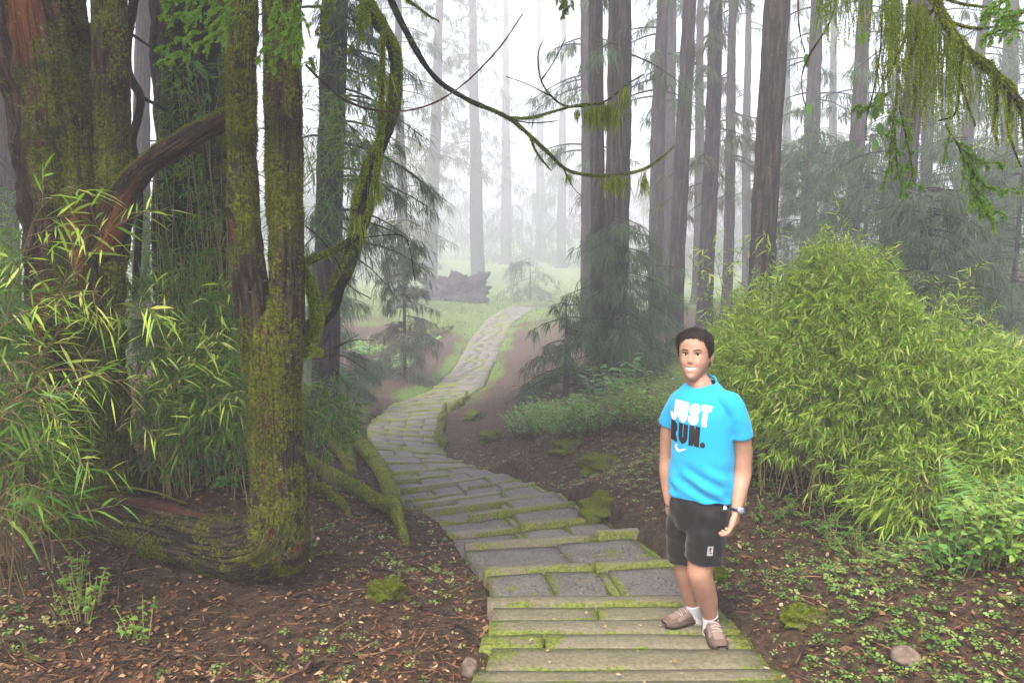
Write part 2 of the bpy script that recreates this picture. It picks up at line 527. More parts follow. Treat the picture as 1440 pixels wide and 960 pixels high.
def ground_z(x, y, fine=True):
    x, y = np.atleast_1d(np.asarray(x, float)), np.atleast_1d(np.asarray(y, float))
    z = np.zeros(len(x))
    for a in range(0, len(x), 20000):
        q = slice(a, a + 20000)
        r = np.hypot(x[q, None] - cpt[None, :, 0], y[q, None] - cpt[None, :, 1])
        z[q] = _phi(r) @ _W[:-3] + _W[-3] + x[q] * _W[-2] + y[q] * _W[-1]
    p3 = np.stack([x, y, np.zeros_like(x)], 1)
    D, hw, zp = path_near(x, y)
    off = np.clip((D - hw) / .5, 0, 1)
    if fine:
        z = z + off * (.10 * fbm(p3, .9, 3, 3) + .045 * fbm(p3, 4.0, 3, 9)) + .012 * noise(p3, 22, 5) * off
    k = np.clip((D - hw + .10) / .12, 0, 1)
    k = k * k * (3 - 2 * k)
    return z * k + (zp - .16) * (1 - k)

def gp(u, v, dz=0.0):
    """ground point seen at pixel u,v (marches the real terrain)"""
    x, yy, z = ray(u, v)
    Y = np.concatenate([np.linspace(2.2, 12, 500), np.linspace(12.05, 90, 700)])
    g = ground_z(x * Y / yy, Y, True)
    zr = CAMZ + z * Y / yy
    k = np.argmax(zr <= g + dz)
    return np.array([x * Y[k] / yy, Y[k], g[k]])

def axis(lo, hi, dense_lo, dense_hi, step, grow=1.07):
    c = list(np.arange(dense_lo, dense_hi + 1e-6, step))
    s = step
    while c[-1] < hi:
        s *= grow; c.append(c[-1] + s)
    s = step
    while c[0] > lo:
        s *= grow; c.insert(0, c[0] - s)
    return np.array(c)
gx, gy = axis(-150, 150, -4.5, 4.5, .040), axis(-45, 165, 2.9, 9.0, .040, 1.05)
XX, YY = np.meshgrid(gx, gy)
xf, yf = XX.ravel(), YY.ravel()
zf = ground_z(xf, yf)
nx, ny = len(gx), len(gy)
i = (np.arange(ny - 1)[:, None] * nx + np.arange(nx - 1)[None]).ravel()
GF = np.stack([i, i + 1, i + 1 + nx, i + nx], 1)
D, hw, zp = path_near(xf, yf)
def grassy(x, y, D, hw):
    p3 = np.stack([x, y, 0 * x], 1)
    g = np.clip((y - 31) / 14, 0, 1) * .9
    g = np.maximum(g, np.exp(-((D - hw - .15) / .5) ** 2) * np.clip((y - 12) / 10, 0, 1) * .6)
    g = np.maximum(g, .55 * np.clip((x - .5) / 1.5, 0, 1) * (y > 8) * np.clip((24 - y) / 6, 0, 1))
    g = np.maximum(g, .25 * np.clip((x - 2.0) / 1.5, 0, 1) * (y < 8))
    return np.clip(g + .35 * fbm(p3, .8, 3, 21), 0, 1)
ground = mk('ground', np.stack([xf, yf, zf], 1), GF, M['ground'], origin=(0, 0, 0), kind='structure', attrs={'grass': grassy(xf, yf, D, hw)})

# ------------------------------------------------------------------ stepped stone path
def path_at(s, q):
    """point at arc length s, lateral q in 0..1 (left..right)"""
    l = np.stack([np.interp(s, Cs, LL[:, j]) for j in range(3)], -1)
    r = np.stack([np.interp(s, Cs, RR[:, j]) for j in range(3)], -1)
    return l * (1 - q)[..., None] + r * q[..., None] if np.ndim(q) else l * (1 - q) + r * q
ss = np.linspace(0, Cs[-1], 500)
bq = np.array([0.0, .33, .67, 1.0])
BV = np.stack([path_at(ss, np.full(len(ss), q)) for q in bq], 1).reshape(-1, 3)
BV[:, 2] -= .075
a = (np.arange(499)[:, None] * 4 + np.arange(3)[None]).ravel()
path = mk('path', BV, np.stack([a, a + 1, a + 5, a + 4], 1), M['bed'], origin=(0, 0, 0), kind='structure')
prng = np.random.default_rng(5)
slab_id = 0
def slab(s0, s1, q0, q1, z, strip, near):
    global slab_id
    nx_, ny_ = ((9, 7) if near else (3, 3))
    if strip: ny_ = max(3, ny_ - 3)
    gu, gv = np.linspace(0, 1, nx_), np.linspace(0, 1, ny_)
    jit = prng.uniform(-.008, .008, 4) if near else np.zeros(4)
    U_, V_ = np.meshgrid(gu, gv)
    S = s0 + (s1 - s0) * V_ + jit[0] * U_ + jit[1] * (1 - U_)
    Q = q0 + (q1 - q0) * U_
    T = path_at(S.ravel(), Q.ravel())
    ed = np.minimum(np.minimum(U_, 1 - U_) * (q1 - q0) * 1.4, np.minimum(V_, 1 - V_) * (s1 - s0)).ravel()
    T[:, 2] = z + .007 * fbm(T, 7, 3, 4) * (1 if near else .5) - .007 * np.exp(-ed / .012) + .62 * (prof(T[:, 1]) - prof(T[:, 1].mean())) + (U_.ravel() - .5) * jit[2] * 1.6
    edge = np.exp(-ed / .03)
    qe = np.minimum(Q, 1 - Q).ravel()
    edge = np.clip(np.maximum(edge, np.exp(-qe / .07) * 1.15), 0, 1.2)
    border = np.concatenate([np.arange(nx_), np.arange(1, ny_) * nx_ + nx_ - 1, (ny_ - 1) * nx_ + np.arange(nx_ - 2, -1, -1), np.arange(ny_ - 2, 0, -1) * nx_])
    Bt = T[border].copy(); Bt[:, 2] = z - .15
    V = np.vstack([T, Bt]); n0 = len(T); nb = len(border)
    i = (np.arange(ny_ - 1)[:, None] * nx_ + np.arange(nx_ - 1)[None]).ravel()
    F = np.stack([i, i + 1, i + 1 + nx_, i + nx_], 1)
    kk = np.arange(nb); k2 = (kk + 1) % nb
    F = np.vstack([F, np.stack([border, n0 + kk, n0 + k2, border[k2]], 1)])
    c = np.array([T[:, 0].mean(), T[:, 1].mean(), z])
    me = mesh_np('paving_slab', V - c, F, {'edge': np.concatenate([edge, np.full(nb, 1.0)]), 'tint': np.full(len(V), prng.random() ** 2)}, smooth=False)
    o = bpy.data.objects.new('edging_strip' if strip else 'paving_slab', me)
    COL.objects.link(o)
    o.parent = path; o.location = c
    me.materials.append(M['strip' if strip else 'slab'])

s_of_y = lambda y: float(np.interp(y, Cc[:, 1], Cs))
s = 0.0
s_end = s_of_y(50)
sA, sB = s_of_y(1.2), s_of_y(4.62)
rown = 0
zlast = None
while s < s_end:
    yc = float(np.interp(s, Cs, Cc[:, 1]))
    near = 2.5 < yc < 13
    if sA <= s < sB:
        dep, strip = prng.uniform(.15, .24), True
    elif rown % 2 == 1 and yc < 26:
        dep, strip = prng.uniform(.10, .17), True
    else:
        dep, strip = prng.uniform(.55, .85) if yc < 7.5 else prng.uniform(.38, .62), False
    rown += 1
    z = prof(np.interp(s + dep / 2, Cs, Cc[:, 1]))
    if strip and not (sA <= s < sB) and zlast is not None:
        z = zlast - .012                       # the strip edges the tread before it
    zlast = z
    o0, o1 = prng.uniform(-.035, .02), prng.uniform(-.02, .035)
    jq = .006
    cuts = [0.0 + o0]
    if strip:
        cuts += sorted(prng.uniform(.2, .8, prng.integers(0, 2)))
    else:
        n = prng.integers(2, 4) if yc < 7.5 else prng.integers(2, 5)
        w = prng.uniform(.8, 1.3, n); w = np.cumsum(w / w.sum())[:-1]
        cuts += list(w)
    cuts.append(1.0 + o1)
    for a, c in zip(cuts[:-1], cuts[1:]):
        if not strip and near and c - a > .3 and prng.random() < .65:
            m = .045
            slab(s + .006, s + dep - .006, a + jq, c - m - jq, z + prng.uniform(-.008, .008), False, near)
            slab(s + .006, s + dep - .006, c - m + .001, c - jq, z + prng.uniform(-.015, .004), True, near)
        else:
            slab(s + .006, s + dep - .006, a + jq, c - jq, z + prng.uniform(-.008, .008), strip, near)
    s += dep
def path_top(x, y):
    return prof(y)

# ------------------------------------------------------------------ misty forest behind
def cedar_sprays(n_br, base, top_z, lo_z, length, n_str, sl=(.14, .32), sw=.016, droop=.5, az=None, zdist=None, seed=0):
    """feathery drooping sprays on branches round a trunk; returns V,F,rnd and branch polylines"""
    r = np.random.default_rng(seed)
    mb = Mesh(); lines = []
    for k in range(n_br):
        z = r.uniform(lo_z, top_z) if zdist is None else zdist(r)
        a = r.uniform(0, TAU) if az is None else az(r)
        L = length * r.uniform(.6, 1.15) * (1.0 - .45 * (z - lo_z) / max(top_z - lo_z, .1))
        c = base(z)
        out = np.array([math.cos(a), math.sin(a), 0])
        t = np.linspace(0, 1, 6)[:, None]
        rise = r.uniform(-.15, .25)
        ln = c + out * L * t + np.array([0, 0, 1]) * L * (rise * t - droop * .7 * t * t)
        lines.append(ln)
        n = max(8, int(n_str * L / length))
        side = np.array([-out[1], out[0], 0])
        ns_ = max(4, n // 14)                       # side twigs, each with its own drooping tuft
        ts = r.uniform(.15, 1, ns_) ** .8
        b0 = np.stack([np.interp(ts, t[:, 0], ln[:, j]) for j in range(3)], 1)
        sg = np.where(np.arange(ns_) % 2, 1, -1)
        dv_ = out * r.uniform(.3, .9, ns_)[:, None] + side * (sg * r.uniform(.35, 1.0, ns_))[:, None] + np.array([0, 0, 1]) * r.uniform(-.55, .25, ns_)[:, None]
        tl_ = L * r.uniform(.14, .40, ns_) * (1.15 - .6 * ts)
        k_ = r.integers(0, ns_, n)
        q = r.random(n) ** .8
        pc = b0[k_] + dv_[k_] * (tl_[k_] * q)[:, None] + np.array([0, 0, -1]) * (tl_[k_] * q * q * droop * .8)[:, None] + r.normal(0, .018 * L, (n, 3))
        d = dv_[k_] * .7 + np.array([0, 0, -1]) * r.uniform(.1, 1.0, n)[:, None] + r.normal(0, .45, (n, 3))
        ll = r.uniform(*sl, n)
        V, F, rd = leaf_geo(pc, d, np.array([0, 0, 1.0]) + r.normal(0, .6, (n, 3)), ll, sw * r.uniform(.7, 1.3, n), droop, STRAND, rnd=r.random(n))
        mb.add(V, F, rnd=rd)
    return mb, lines

def bark_disp(amp, sc=1.0, seed=0):
    def f(Vv, bark, R):
        q = bark * np.array([1, 1, .14])
        rid = 1 - np.abs(noise(q, 22 * sc, seed)) * 2
        return amp * (rid + .6 * fbm(bark, 5 * sc, 3, seed + 3) * 1.5)
    return f

def forest_tree(label, ub, vb, ut, Y, wpx, H=None, branches=14, blo=4.0, blen=1.8, n_str=150, mat='bark_far', fmat='conifer', cat='tree', low=None, seed=0, name='cedar_tree', sl=None):
    """ub at pixel row vb, ut at row 0"""
    a, t0 = P(ub, vb, Y), P(ut, 0, Y)
    dirx = (t0[0] - a[0]) / (t0[2] - a[2])
    gz = float(ground_z(a[0] - dirx * (a[2] + 2), Y)[0])
    bx = a[0] + dirx * (gz - a[2])
    gz = float(ground_z(bx, Y)[0])
    d = Y * cp
    R = wpx / 2 / FPX * d
    H = H or (max(13.5, Y * .24 + 6.5) + 3.0 * ((seed * 37) % 10) / 10)
    r = np.random.default_rng(seed + 100)
    root = thing(name, label, cat, (bx, Y, gz), 'cedar trunks standing in the mist')
    hs = np.array([-.35, 0, .35, 1.2, 3, 6, 9, 12, 16, 20, 24])
    hs = np.append(hs[hs < H - 1], H)
    C = np.stack([bx + dirx * hs + .04 * np.sin(hs * .5 + seed), Y + .05 * np.cos(hs * .4 + seed), gz + hs], 1)
    rad = R * np.interp(hs, [-.35, 0, .35, 1.2, 6, H], [1.9, 1.55, 1.2, 1.05, .96, .45])
    V, F, bk, Nn = tube(C, rad, 90 if Y < 20 else 44, 22 if Y < 20 else 12, bark_disp(.014 if Y < 20 else .02, .6, seed))
    moss = np.clip(.35 - (V[:, 2] - gz) * .15, 0, .5) + .1
    mk('trunk', V, F, M[mat], root, attrs={'bark': bk, 'moss': moss})
    cx = lambda z: np.array([bx + dirx * z, Y, gz + z])
    crown = Mesh()
    allL = []
    mb, ln = cedar_sprays(int(branches * 1.5), cx, H - .3, blo, blen, n_str, sl=sl or ((.16, .36) if Y < 30 else (.25, .5)), sw=.018 if Y < 22 else .03 if Y < 45 else .05, seed=seed + 7)
    Vc, Fc, A = mb.get(); crown.add(Vc, Fc, **A); allL += ln
    if low:
        for args in low:
            mb, ln = cedar_sprays(seed=seed + 31 + int(args.get('n_br', 1)), base=cx, **{k: v for k, v in args.items()})
            Vc, Fc, A = mb.get(); crown.add(Vc, Fc, **A); allL += ln
    # small crown tip
    o = crown.mk('crown', M[fmat], root, smooth=False)
    bm_ = Mesh()
    for ln in allL:
        Vb, Fb, bk, _ = tube(ln, np.linspace(.022, .006, len(ln)) * (1 if Y < 25 else 1.5), 7, 4)
        bm_.add(Vb, Fb, bark=bk, moss=np.full(len(Vb), .15))
    bo = bm_.mk('branches', M['bark_far'], root, smooth=True)
    bo['kind'] = 'stuff'
    return root

toward = lambda a0, sp: (lambda r: a0 + r.normal(0, sp))
FT = forest_tree
FT('far slim grey cedar trunk rising behind the left side of the dark stump', 604, 400, 619, 70, 19, seed=1, branches=34, blo=8, blen=5.0, n_str=200, fmat='conifer_brown')
FT('far pale cedar trunk just right of the dark stump at the path bend', 672, 390, 664, 80, 19, seed=2, branches=34, blo=10, blen=5.5, n_str=200, fmat='conifer_brown')
FT('very faint cedar trunk in the white mist above the path bend', 712, 300, 711, 108, 15, seed=3, branches=12, blo=7, blen=3.5)
FT('faintest of the slim cedar trunks between path bend and young cedar', 760, 300, 758, 118, 13, seed=4, branches=12, blo=8, blen=3.5)
FT('pale cedar trunk directly behind left edge of the thick twin cedar', 829, 320, 826, 28, 25, seed=5, branches=12, blo=5, blen=2.0)
FT('thick dark cedar trunk rising out of the bushy young cedar', 862, 480, 872, 16.9, 34, seed=6, branches=12, blo=6.5, blen=1.8, fmat='conifer')
FT('thinner dark cedar trunk touching the left of the thick one', 838, 470, 840, 17.4, 20, seed=7, branches=9, blo=6.5, blen=1.6)
FT('slim grey cedar trunk left of the pair behind the man', 921, 400, 932, 26, 20, seed=8, branches=10, blo=6, blen=1.8)
FT('paler grey cedar trunk squeezed between two darker trunks', 938, 400, 944, 33, 18, seed=9, branches=10, blo=7, blen=1.8)
FT('straight dark cedar trunk right above the man’s head'.replace('’', ''), 952, 430, 968, 21.5, 21, seed=10, branches=10, blo=6, blen=1.8)
FT('dark cedar trunk first to the right of the mans head', 993, 440, 1006, 23, 21, seed=11, branches=16, blo=3.5, blen=1.7, fmat='conifer_brown')
FT('pale distant cedar trunk seen left of the dark one beside the man', 981, 400, 986, 38, 14, seed=12, branches=10, blo=5, blen=2.0)
FT('slender cedar trunk midway between the mans head and the reddish trunk', 1021, 440, 1032, 29, 14, seed=13, branches=16, blo=4, blen=1.7, fmat='conifer_brown')
FT('thin faint cedar trunk close left of the reddish trunk', 1049, 380, 1052, 42, 12, seed=14, branches=12, blo=5, blen=2.2)
FT('stout reddish brown cedar trunk rising behind the bamboo, leaning slightly right', 1073, 350, 1096, 14.6, 34, seed=15, branches=8, blo=6.5, blen=1.8)
FT('hazy cedar trunk with sagging sprays behind the bamboo peak', 1140, 250, 1148, 28, 21, seed=16, branches=24, blo=2.2, blen=2.2)
FT('dim cedar trunk right of the bamboo peak under hanging moss', 1203, 250, 1214, 24, 20, seed=17, branches=26, blo=1.6, blen=2.2)
FT('short looking brown cedar trunk behind the hanging branch tip', 1268, 370, 1290, 16.5, 24, seed=18, branches=16, blo=3.2, blen=1.9)
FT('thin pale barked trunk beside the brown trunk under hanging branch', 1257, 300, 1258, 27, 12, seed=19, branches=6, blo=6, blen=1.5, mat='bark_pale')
FT('cedar trunk leaning right among the dark bushes at far right', 1349, 270, 1390, 29, 16, seed=20, branches=20, blo=3, blen=2.2)
FT('hazy trunk at the right edge behind the needle curtain', 1418, 250, 1424, 32, 20, seed=21, branches=22, blo=2.5, blen=2.4)
FT('dim trunk between brown trunk and leaning trunk on the right', 1302, 300, 1312, 27, 15, seed=22, branches=20, blo=2.5, blen=2.2)
FT('dark cedar with drooping grey green sprays behind the curved mossy limb', 462, 520, 466, 12.6, 36, seed=23, branches=10, blo=5.5, blen=1.8,
   low=[dict(n_br=44, top_z=6.2, lo_z=2.5, length=1.7, n_str=330, sl=(.09, .20), sw=.011, droop=.6, az=toward(.0, .9))])
FT('faint trunk in mist right of the curved mossy limb', 566, 380, 560, 44, 14, seed=24, branches=36, blo=4, blen=3.4, n_str=190, fmat='conifer_brown')
FT('hazy trunk at the far left edge behind the big red trunk', 4, 300, -6, 15, 30, seed=25, branches=24, blo=1.5, blen=1.9)
FT('grey trunk seen between the two stems of the red tree', 202, 150, 206, 19, 22, seed=26, branches=18, blo=2, blen=2.0)
for k, (u, Y, lab) in enumerate([(790, 100, 'faint misty trunk left of the twin cedars'), (1105, 60, 'faint trunk in mist right of the reddish trunk'), (1170, 56, 'faint trunk in mist between bamboo peak trunks')]):
    FT(lab, u, 300, u + 3, Y, 13, seed=40 + k, branches=14, blo=5, blen=3.0)

# bushy young cedar growing round the twin trunks
def young_cedar(label, u, v, Y, h, w, n_br, n_str, seed, fmat='conifer', sl=(.12, .30), sw=None):
    c = P(u, v, Y); gz = float(ground_z(c[0], Y)[0])
    root = thing('young_cedar', label, 'bush', (c[0], Y, gz), 'low cedar bushes')
    V, F, bk, _ = tube(np.array([[c[0], Y, gz - .2], [c[0] + .03, Y, gz + h * .5], [c[0], Y, gz + h * .95]]), [.06, .045, .012], 14, 7)
    mk('stem', V, F, M['bark_far'], root, attrs={'bark': bk, 'moss': np.full(len(V), .2)})
    mb, ln = cedar_sprays(n_br, lambda z: np.array([c[0], Y, gz + z]), h, .15, w, n_str, sl=sl, sw=sw or (.013 if Y < 20 else .022), droop=.45, seed=seed)
    mb.mk('foliage', M[fmat], root, smooth=False, kind='stuff')
    bm_ = Mesh()
    for l in ln:
        Vb, Fb, bk, _ = tube(l, np.linspace(.014, .004, len(l)), 6, 4)
        bm_.add(Vb, Fb, bark=bk, moss=np.full(len(Vb), .1))
    bm_.mk('branches', M['bark_far'], root, kind='stuff')
young_cedar('bushy young cedar wrapped around the foot of the thick twin trunk', 862, 450, 16.3, 3.4, 1.4, 70, 170, 61, sl=(.14, .34))
young_cedar('smaller young cedar left of the twin trunks beside the path', 795, 470, 15.9, 1.9, 1.05, 34, 140, 62)
young_cedar('drooping young cedar right of the twin trunks behind the man', 915, 450, 17.6, 2.6, 1.0, 40, 140, 63)
young_cedar('dark cedar bush at right edge above the bamboo', 1425, 380, 17, 3.6, 1.8, 90, 210, 64)
young_cedar('wide dark cedar bush beneath the leaning trunk', 1345, 380, 20, 4.4, 2.0, 100, 200, 65)
young_cedar('dim cedar bush behind the bamboo peak', 1215, 330, 19, 4.6, 1.6, 100, 240, 66)
young_cedar('tall dim cedar bush behind the reddish trunk', 1130, 330, 22, 5.2, 1.6, 100, 220, 67)
young_cedar('hazy cedar bush left of the far path', 470, 470, 18, 3.2, 1.0, 70, 200, 68)
young_cedar('misty green bush at the end of the path behind the stump', 745, 400, 56, 2.8, 2.4, 40, 90, 70, sl=(.3, .6))
young_cedar('dark bush hidden behind the bamboo at right', 1300, 420, 13.5, 2.6, 1.4, 80, 240, 71)
young_cedar('tall dim cedar mass behind the brown trunk at right', 1290, 330, 25, 6.5, 2.2, 100, 180, 72)
young_cedar('tall dark cedar mass at the far right edge', 1430, 330, 26, 7.0, 2.4, 100, 180, 73)
young_cedar('grey misty cedar sapling just right of the curved mossy limb', 566, 380, 24, 4.6, 1.1, 70, 170, 74, 'conifer_brown')

for k, (u, Y, h_, w_, lab) in enumerate([(540, 96, 13, 7, 'left of the far slim grey trunk'), (640, 120, 12, 8, 'between the two far slim trunks'), (735, 112, 9, 8, 'straight above the path bend'), (800, 105, 14, 7, 'left of the twin cedars'), (905, 100, 13, 7, 'right of the twin cedars'), (985, 84, 12, 6, 'beside the mans head'), (1060, 95, 14, 7, 'left of the reddish trunk'), (430, 84, 13, 7, 'behind the twin mossy stems'), (300, 90, 13, 8, 'behind the dark vine wrapped trunk'), (1180, 80, 12, 7, 'behind the bamboo peak')]):
    young_cedar('pale ghostly tree dissolving in the mist ' + lab, u, 300, Y, h_, w_, 46, 80, 400 + k, 'conifer', (.9, 1.8), .12)
# old stump by the bend of the path
q = gp(640, 424); 
def blob(c, r, sub=4, amp=.25, sc=2.0, seed=0, flat=-.25):
    bm_ = bmesh.new(); bmesh.ops.create_icosphere(bm_, subdivisions=sub, radius=1.0)
    V = np.array([v.co[:] for v in bm_.verts]); F = np.array([[v.index for v in f.verts] for f in bm_.faces]); bm_.free()
    d = 1 + amp * fbm(V + seed * 3.1, sc, 4, seed) * 1.6
    V = V * d[:, None]
    V[:, 2] = np.maximum(V[:, 2], flat + .05 * V[:, 2])
    return V * np.array(r) + np.array(c), F
st = thing('tree_stump', 'dark rotting root stump left of the misty path bend', 'stump', q)
V, F = blob(q + [0, 0, .35], (1.9, 1.1, 1.25), 5, .75, 2.6, 3, -.5)
mk('stump_body', V, F, M['bark_far'], st, attrs={'bark': V - q, 'moss': np.full(len(V), .1)})
for k in range(7):
    a = rng.uniform(0, TAU)
    e = np.array([math.cos(a), math.sin(a), 0])
    V, F, bk, _ = tube(np.array([q + e * .5 + [0, 0, .6], q + e * 1.2 + [0, 0, .55 + .3 * rng.random()], q + e * 1.9 + [0, 0, -.05]]), [.16, .12, .05], 10, 6)
    mk('root', V, F, M['bark_far'], st, attrs={'bark': bk, 'moss': np.full(len(V), .2)})

# ------------------------------------------------------------------ mossy trees on the left bank
def moss_tufts(V, F, Nv, moss, n, parent, ln=(.006, .02), mat='moss', thr=.45, name='moss', w=.004, hang=0.0):
    fw = np.clip(moss[F].mean(1) - thr, 0, .5) ** 1.2 + 1e-6
    p, nr, k = sample_tris(V, F, n, fw)
    d = nr + rng.normal(0, .55, (n, 3)) + np.array([0, 0, -hang])
    L = rng.uniform(*ln, n)
    Vl, Fl, rd = leaf_geo(p - nr * .002, d, rand_dir(n), L, w, .25, STRAND)
    return mk(name, Vl, Fl, M[mat], parent, attrs={'rnd': rd}, kind='stuff', smooth=False)

def trunk(name, parent, C, rad, n, seg, amp, mossf, mat, seed=0, sc=1.0, tufts=0, tmat='moss', tl=(.006, .02), lumps=0.0):
    def dp(Vv, bark, R):
        q = bark * np.array([1, 1, .12])
        rid = 1 - np.abs(noise(q, 26 * sc, seed)) * 2.2
        return amp * rid + amp * 1.2 * fbm(bark, 6 * sc, 4, seed + 2) + lumps * np.clip(fbm(bark, 11 * sc, 3, seed + 9), 0, 1)
    V, F, bk, Nv = tube(C, rad, n, seg, dp)
    moss = np.clip(mossf(V, Nv, bk) + .45 * fbm(bk * [1, 1, .5], 4.5, 3, seed + 5), 0, 1)
    o = mk(name, V, F, M[mat], parent, attrs={'bark': bk, 'moss': moss})
    if tufts:
        moss_tufts(V, F, Nv, moss, tufts, o, tl, tmat)
    return o, V, F

def px(lst, Y):
    return pts(lst, Y)
def pr(r, Y):
    return np.array(r, float) * Y / FPX

# big red-brown double trunk
tb = P(105, 700, 5.35); tb[2] = ground_z(tb[0], tb[1])[0]
red = thing('cedar_tree', 'big red brown double trunk at the left edge, streaked with moss', 'tree', tb)
m_red = lambda V, N, b: .42 + .20 * (N[:, 0] > 0.2) + .30 * np.clip((1.2 - V[:, 2]) / 1.4, 0, 1) - .25 * (N[:, 0] < -.3)
Ym = 5.35
trunk('trunk', red, np.vstack([px([(42, -330), (48, -160), (54, 0), (77, 150), (93, 250), (103, 350), (108, 450), (110, 560), (110, 650)], Ym), tb + [0, 0, -.15]]),
      pr([46, 50, 54, 56, 55, 57, 58, 62, 70, 86], Ym), 220, 84, .030, m_red, 'bark_red', 3, 1, 9000)
trunk('stem', red, px([(150, -330), (151, -120), (153, 0), (156, 100), (158, 200), (156, 300), (145, 400), (132, 520), (122, 640)], Ym - .02),
      pr([19, 20, 21, 22, 23, 26, 28, 30, 30], Ym), 150, 36, .010, lambda V, N, b: .6 + 0 * b[:, 0], 'bark_moss', 5, 1.2, 7000)
trunk('broken_branch', red, np.array([P(148, 350, 5.3), P(165, 300, 5.25), P(182, 262, 5.2), P(215, 226, 5.12), P(268, 193, 5.05), P(312, 170, 5.0), P(345, 155, 4.97)]),
      pr([24, 22, 17, 15, 14, 13, 11], 5.2), 90, 28, .008, lambda V, N, b: .10 + .75 * (N[:, 2] > .45), 'bark_red', 8, 1.5, 2600, 'moss_bright')

# foreground tree: fallen log whose end turns up into two mossy stems
Yf = 4.78
fb = P(392, 800, Yf); fb[2] = ground_z(fb[0], Yf)[0]
ft = thing('mossy_tree', 'mossy fallen log bending up into two upright stems beside the path', 'tree', fb)
trunk('trunk', ft, np.array([P(60, 705, 5.25), P(150, 728, 5.15), P(230, 748, 5.0), P(305, 765, 4.88), P(350, 770, 4.8), P(384, 752, Yf), P(393, 700, Yf), P(388, 620, Yf), P(385, 540, Yf), P(382, 480, Yf), P(378, 440, Yf + .02), P(375, 395, Yf + .04)]),
      pr([38, 41, 42, 43, 46, 49, 41, 37, 37, 37, 28, 6], Yf), 210, 56, .010, lambda V, N, b: .48 + .12 * (V[:, 0] > -1.5) - .18 * ((V[:, 0] < -1.45) & (N[:, 2] > .35)) + .12 * noise(V, 3, 4), 'bark_moss', 11, 1.1, 16000, lumps=.014)
V, F = blob(P(398, 768, Yf), (.165, .17, .15), 4, .22, 2.2, 5, -.9)
mo = np.clip(.62 + .5 * fbm(V, 6, 3, 8), 0, 1)
bo = mk('root_swelling', V, F, M['bark_moss'], ft, attrs={'bark': V - fb, 'moss': mo})
moss_tufts(V, F, None, mo, 6000, bo)
trunk('stem', ft, px([(341, -330), (341, -120), (341, 0), (341, 60), (340, 150), (341, 230), (344, 310), (350, 380), (358, 440), (366, 520)], Yf - .02), pr([18, 18, 19, 19, 18, 19, 20, 22, 24, 24], Yf), 150, 36, .008,
      lambda V, N, b: .52 + 0 * b[:, 0], 'bark_moss', 13, 1.3, 11000, lumps=.010)
trunk('stem', ft, px([(396, -330), (396, -120), (396, 0), (397, 100), (399, 200), (401, 300), (403, 390), (401, 460), (396, 540)], Yf + .03), pr([22, 23, 24, 24, 24, 24, 24, 26, 26], Yf), 160, 40, .008,
      lambda V, N, b: .54 + .12 * (N[:, 0] < -.3), 'bark_moss', 17, 1.2, 12000, lumps=.009)
trunk('broken_stub', ft, np.array([P(333, 345, Yf - .05), P(325, 310, Yf - .09), P(318, 292, Yf - .1)]), pr([9, 6, 2], Yf), 16, 10, .004, lambda V, N, b: .1 + 0 * b[:, 0], 'bark_red', 19, 2)
Yl = 5.05
limb, _, _ = trunk('limb', ft, np.array([P(398, 505, Yf + .05), P(420, 488, 4.9), P(434, 464, 5.0)] + [P(u, v, Yl) for u, v in [(463, 436), (474, 402), (494, 360), (502, 320), (507, 280), (525, 225), (542, 185), (553, 148), (557, 100), (550, 60), (532, 30), (516, 0), (505, -60), (500, -160), (490, -320)]]),
      pr([11, 10, 10, 10, 11.5, 10.5, 10, 10.5, 9.5, 8.5, 8.5, 8, 8, 8.5, 9, 9, 9, 8], Yl), 170, 20, .006, lambda V, N, b: .40 + .35 * (N[:, 2] > 0) + .12 * (N[:, 0] > 0), 'bark_vine', 23, 2.0, 11000, 'moss_bright', (.006, .018), .012)
trunk('mossy_branch', ft, np.array([P(405, 378, Yf + .05), P(430, 368, 4.95), P(468, 352, 5.0), P(500, 334, 5.0), P(516, 308, 5.0), P(527, 262, 4.98), P(535, 190, 4.97), P(537, 110, 4.96), P(539, 46, 4.97)]),
      pr([7, 6, 5, 5, 4.5, 4, 3.6, 3.4, 3], Yl), 90, 10, .004, lambda V, N, b: .75 + 0 * b[:, 0], 'bark_vine', 29, 2.5, 6000, 'moss_bright', (.006, .018), .008)
trunk('mossy_branch', ft, np.array([P(424, 372, 4.9), P(436, 398, 4.93), P(443, 430, 4.95), P(446, 455, 4.95), P(440, 480, 4.93)]), pr([4, 6, 7, 8, 5], Yl), 40, 10, .006, lambda V, N, b: .75 + 0 * b[:, 0], 'bark_vine', 31, 2.5, 3500, 'moss_bright', (.008, .025), .01)
trunk('mossy_branch', ft, np.array([P(404, 510, Yf + .05), P(424, 500, 4.85), P(440, 492, 4.87), P(452, 497, 4.9)]), pr([6, 5.5, 5, 2], Yl), 24, 9, .005, lambda V, N, b: .7 + 0 * b[:, 0], 'bark_vine', 33, 2.5, 1200, 'moss_bright', (.008, .025), .008)
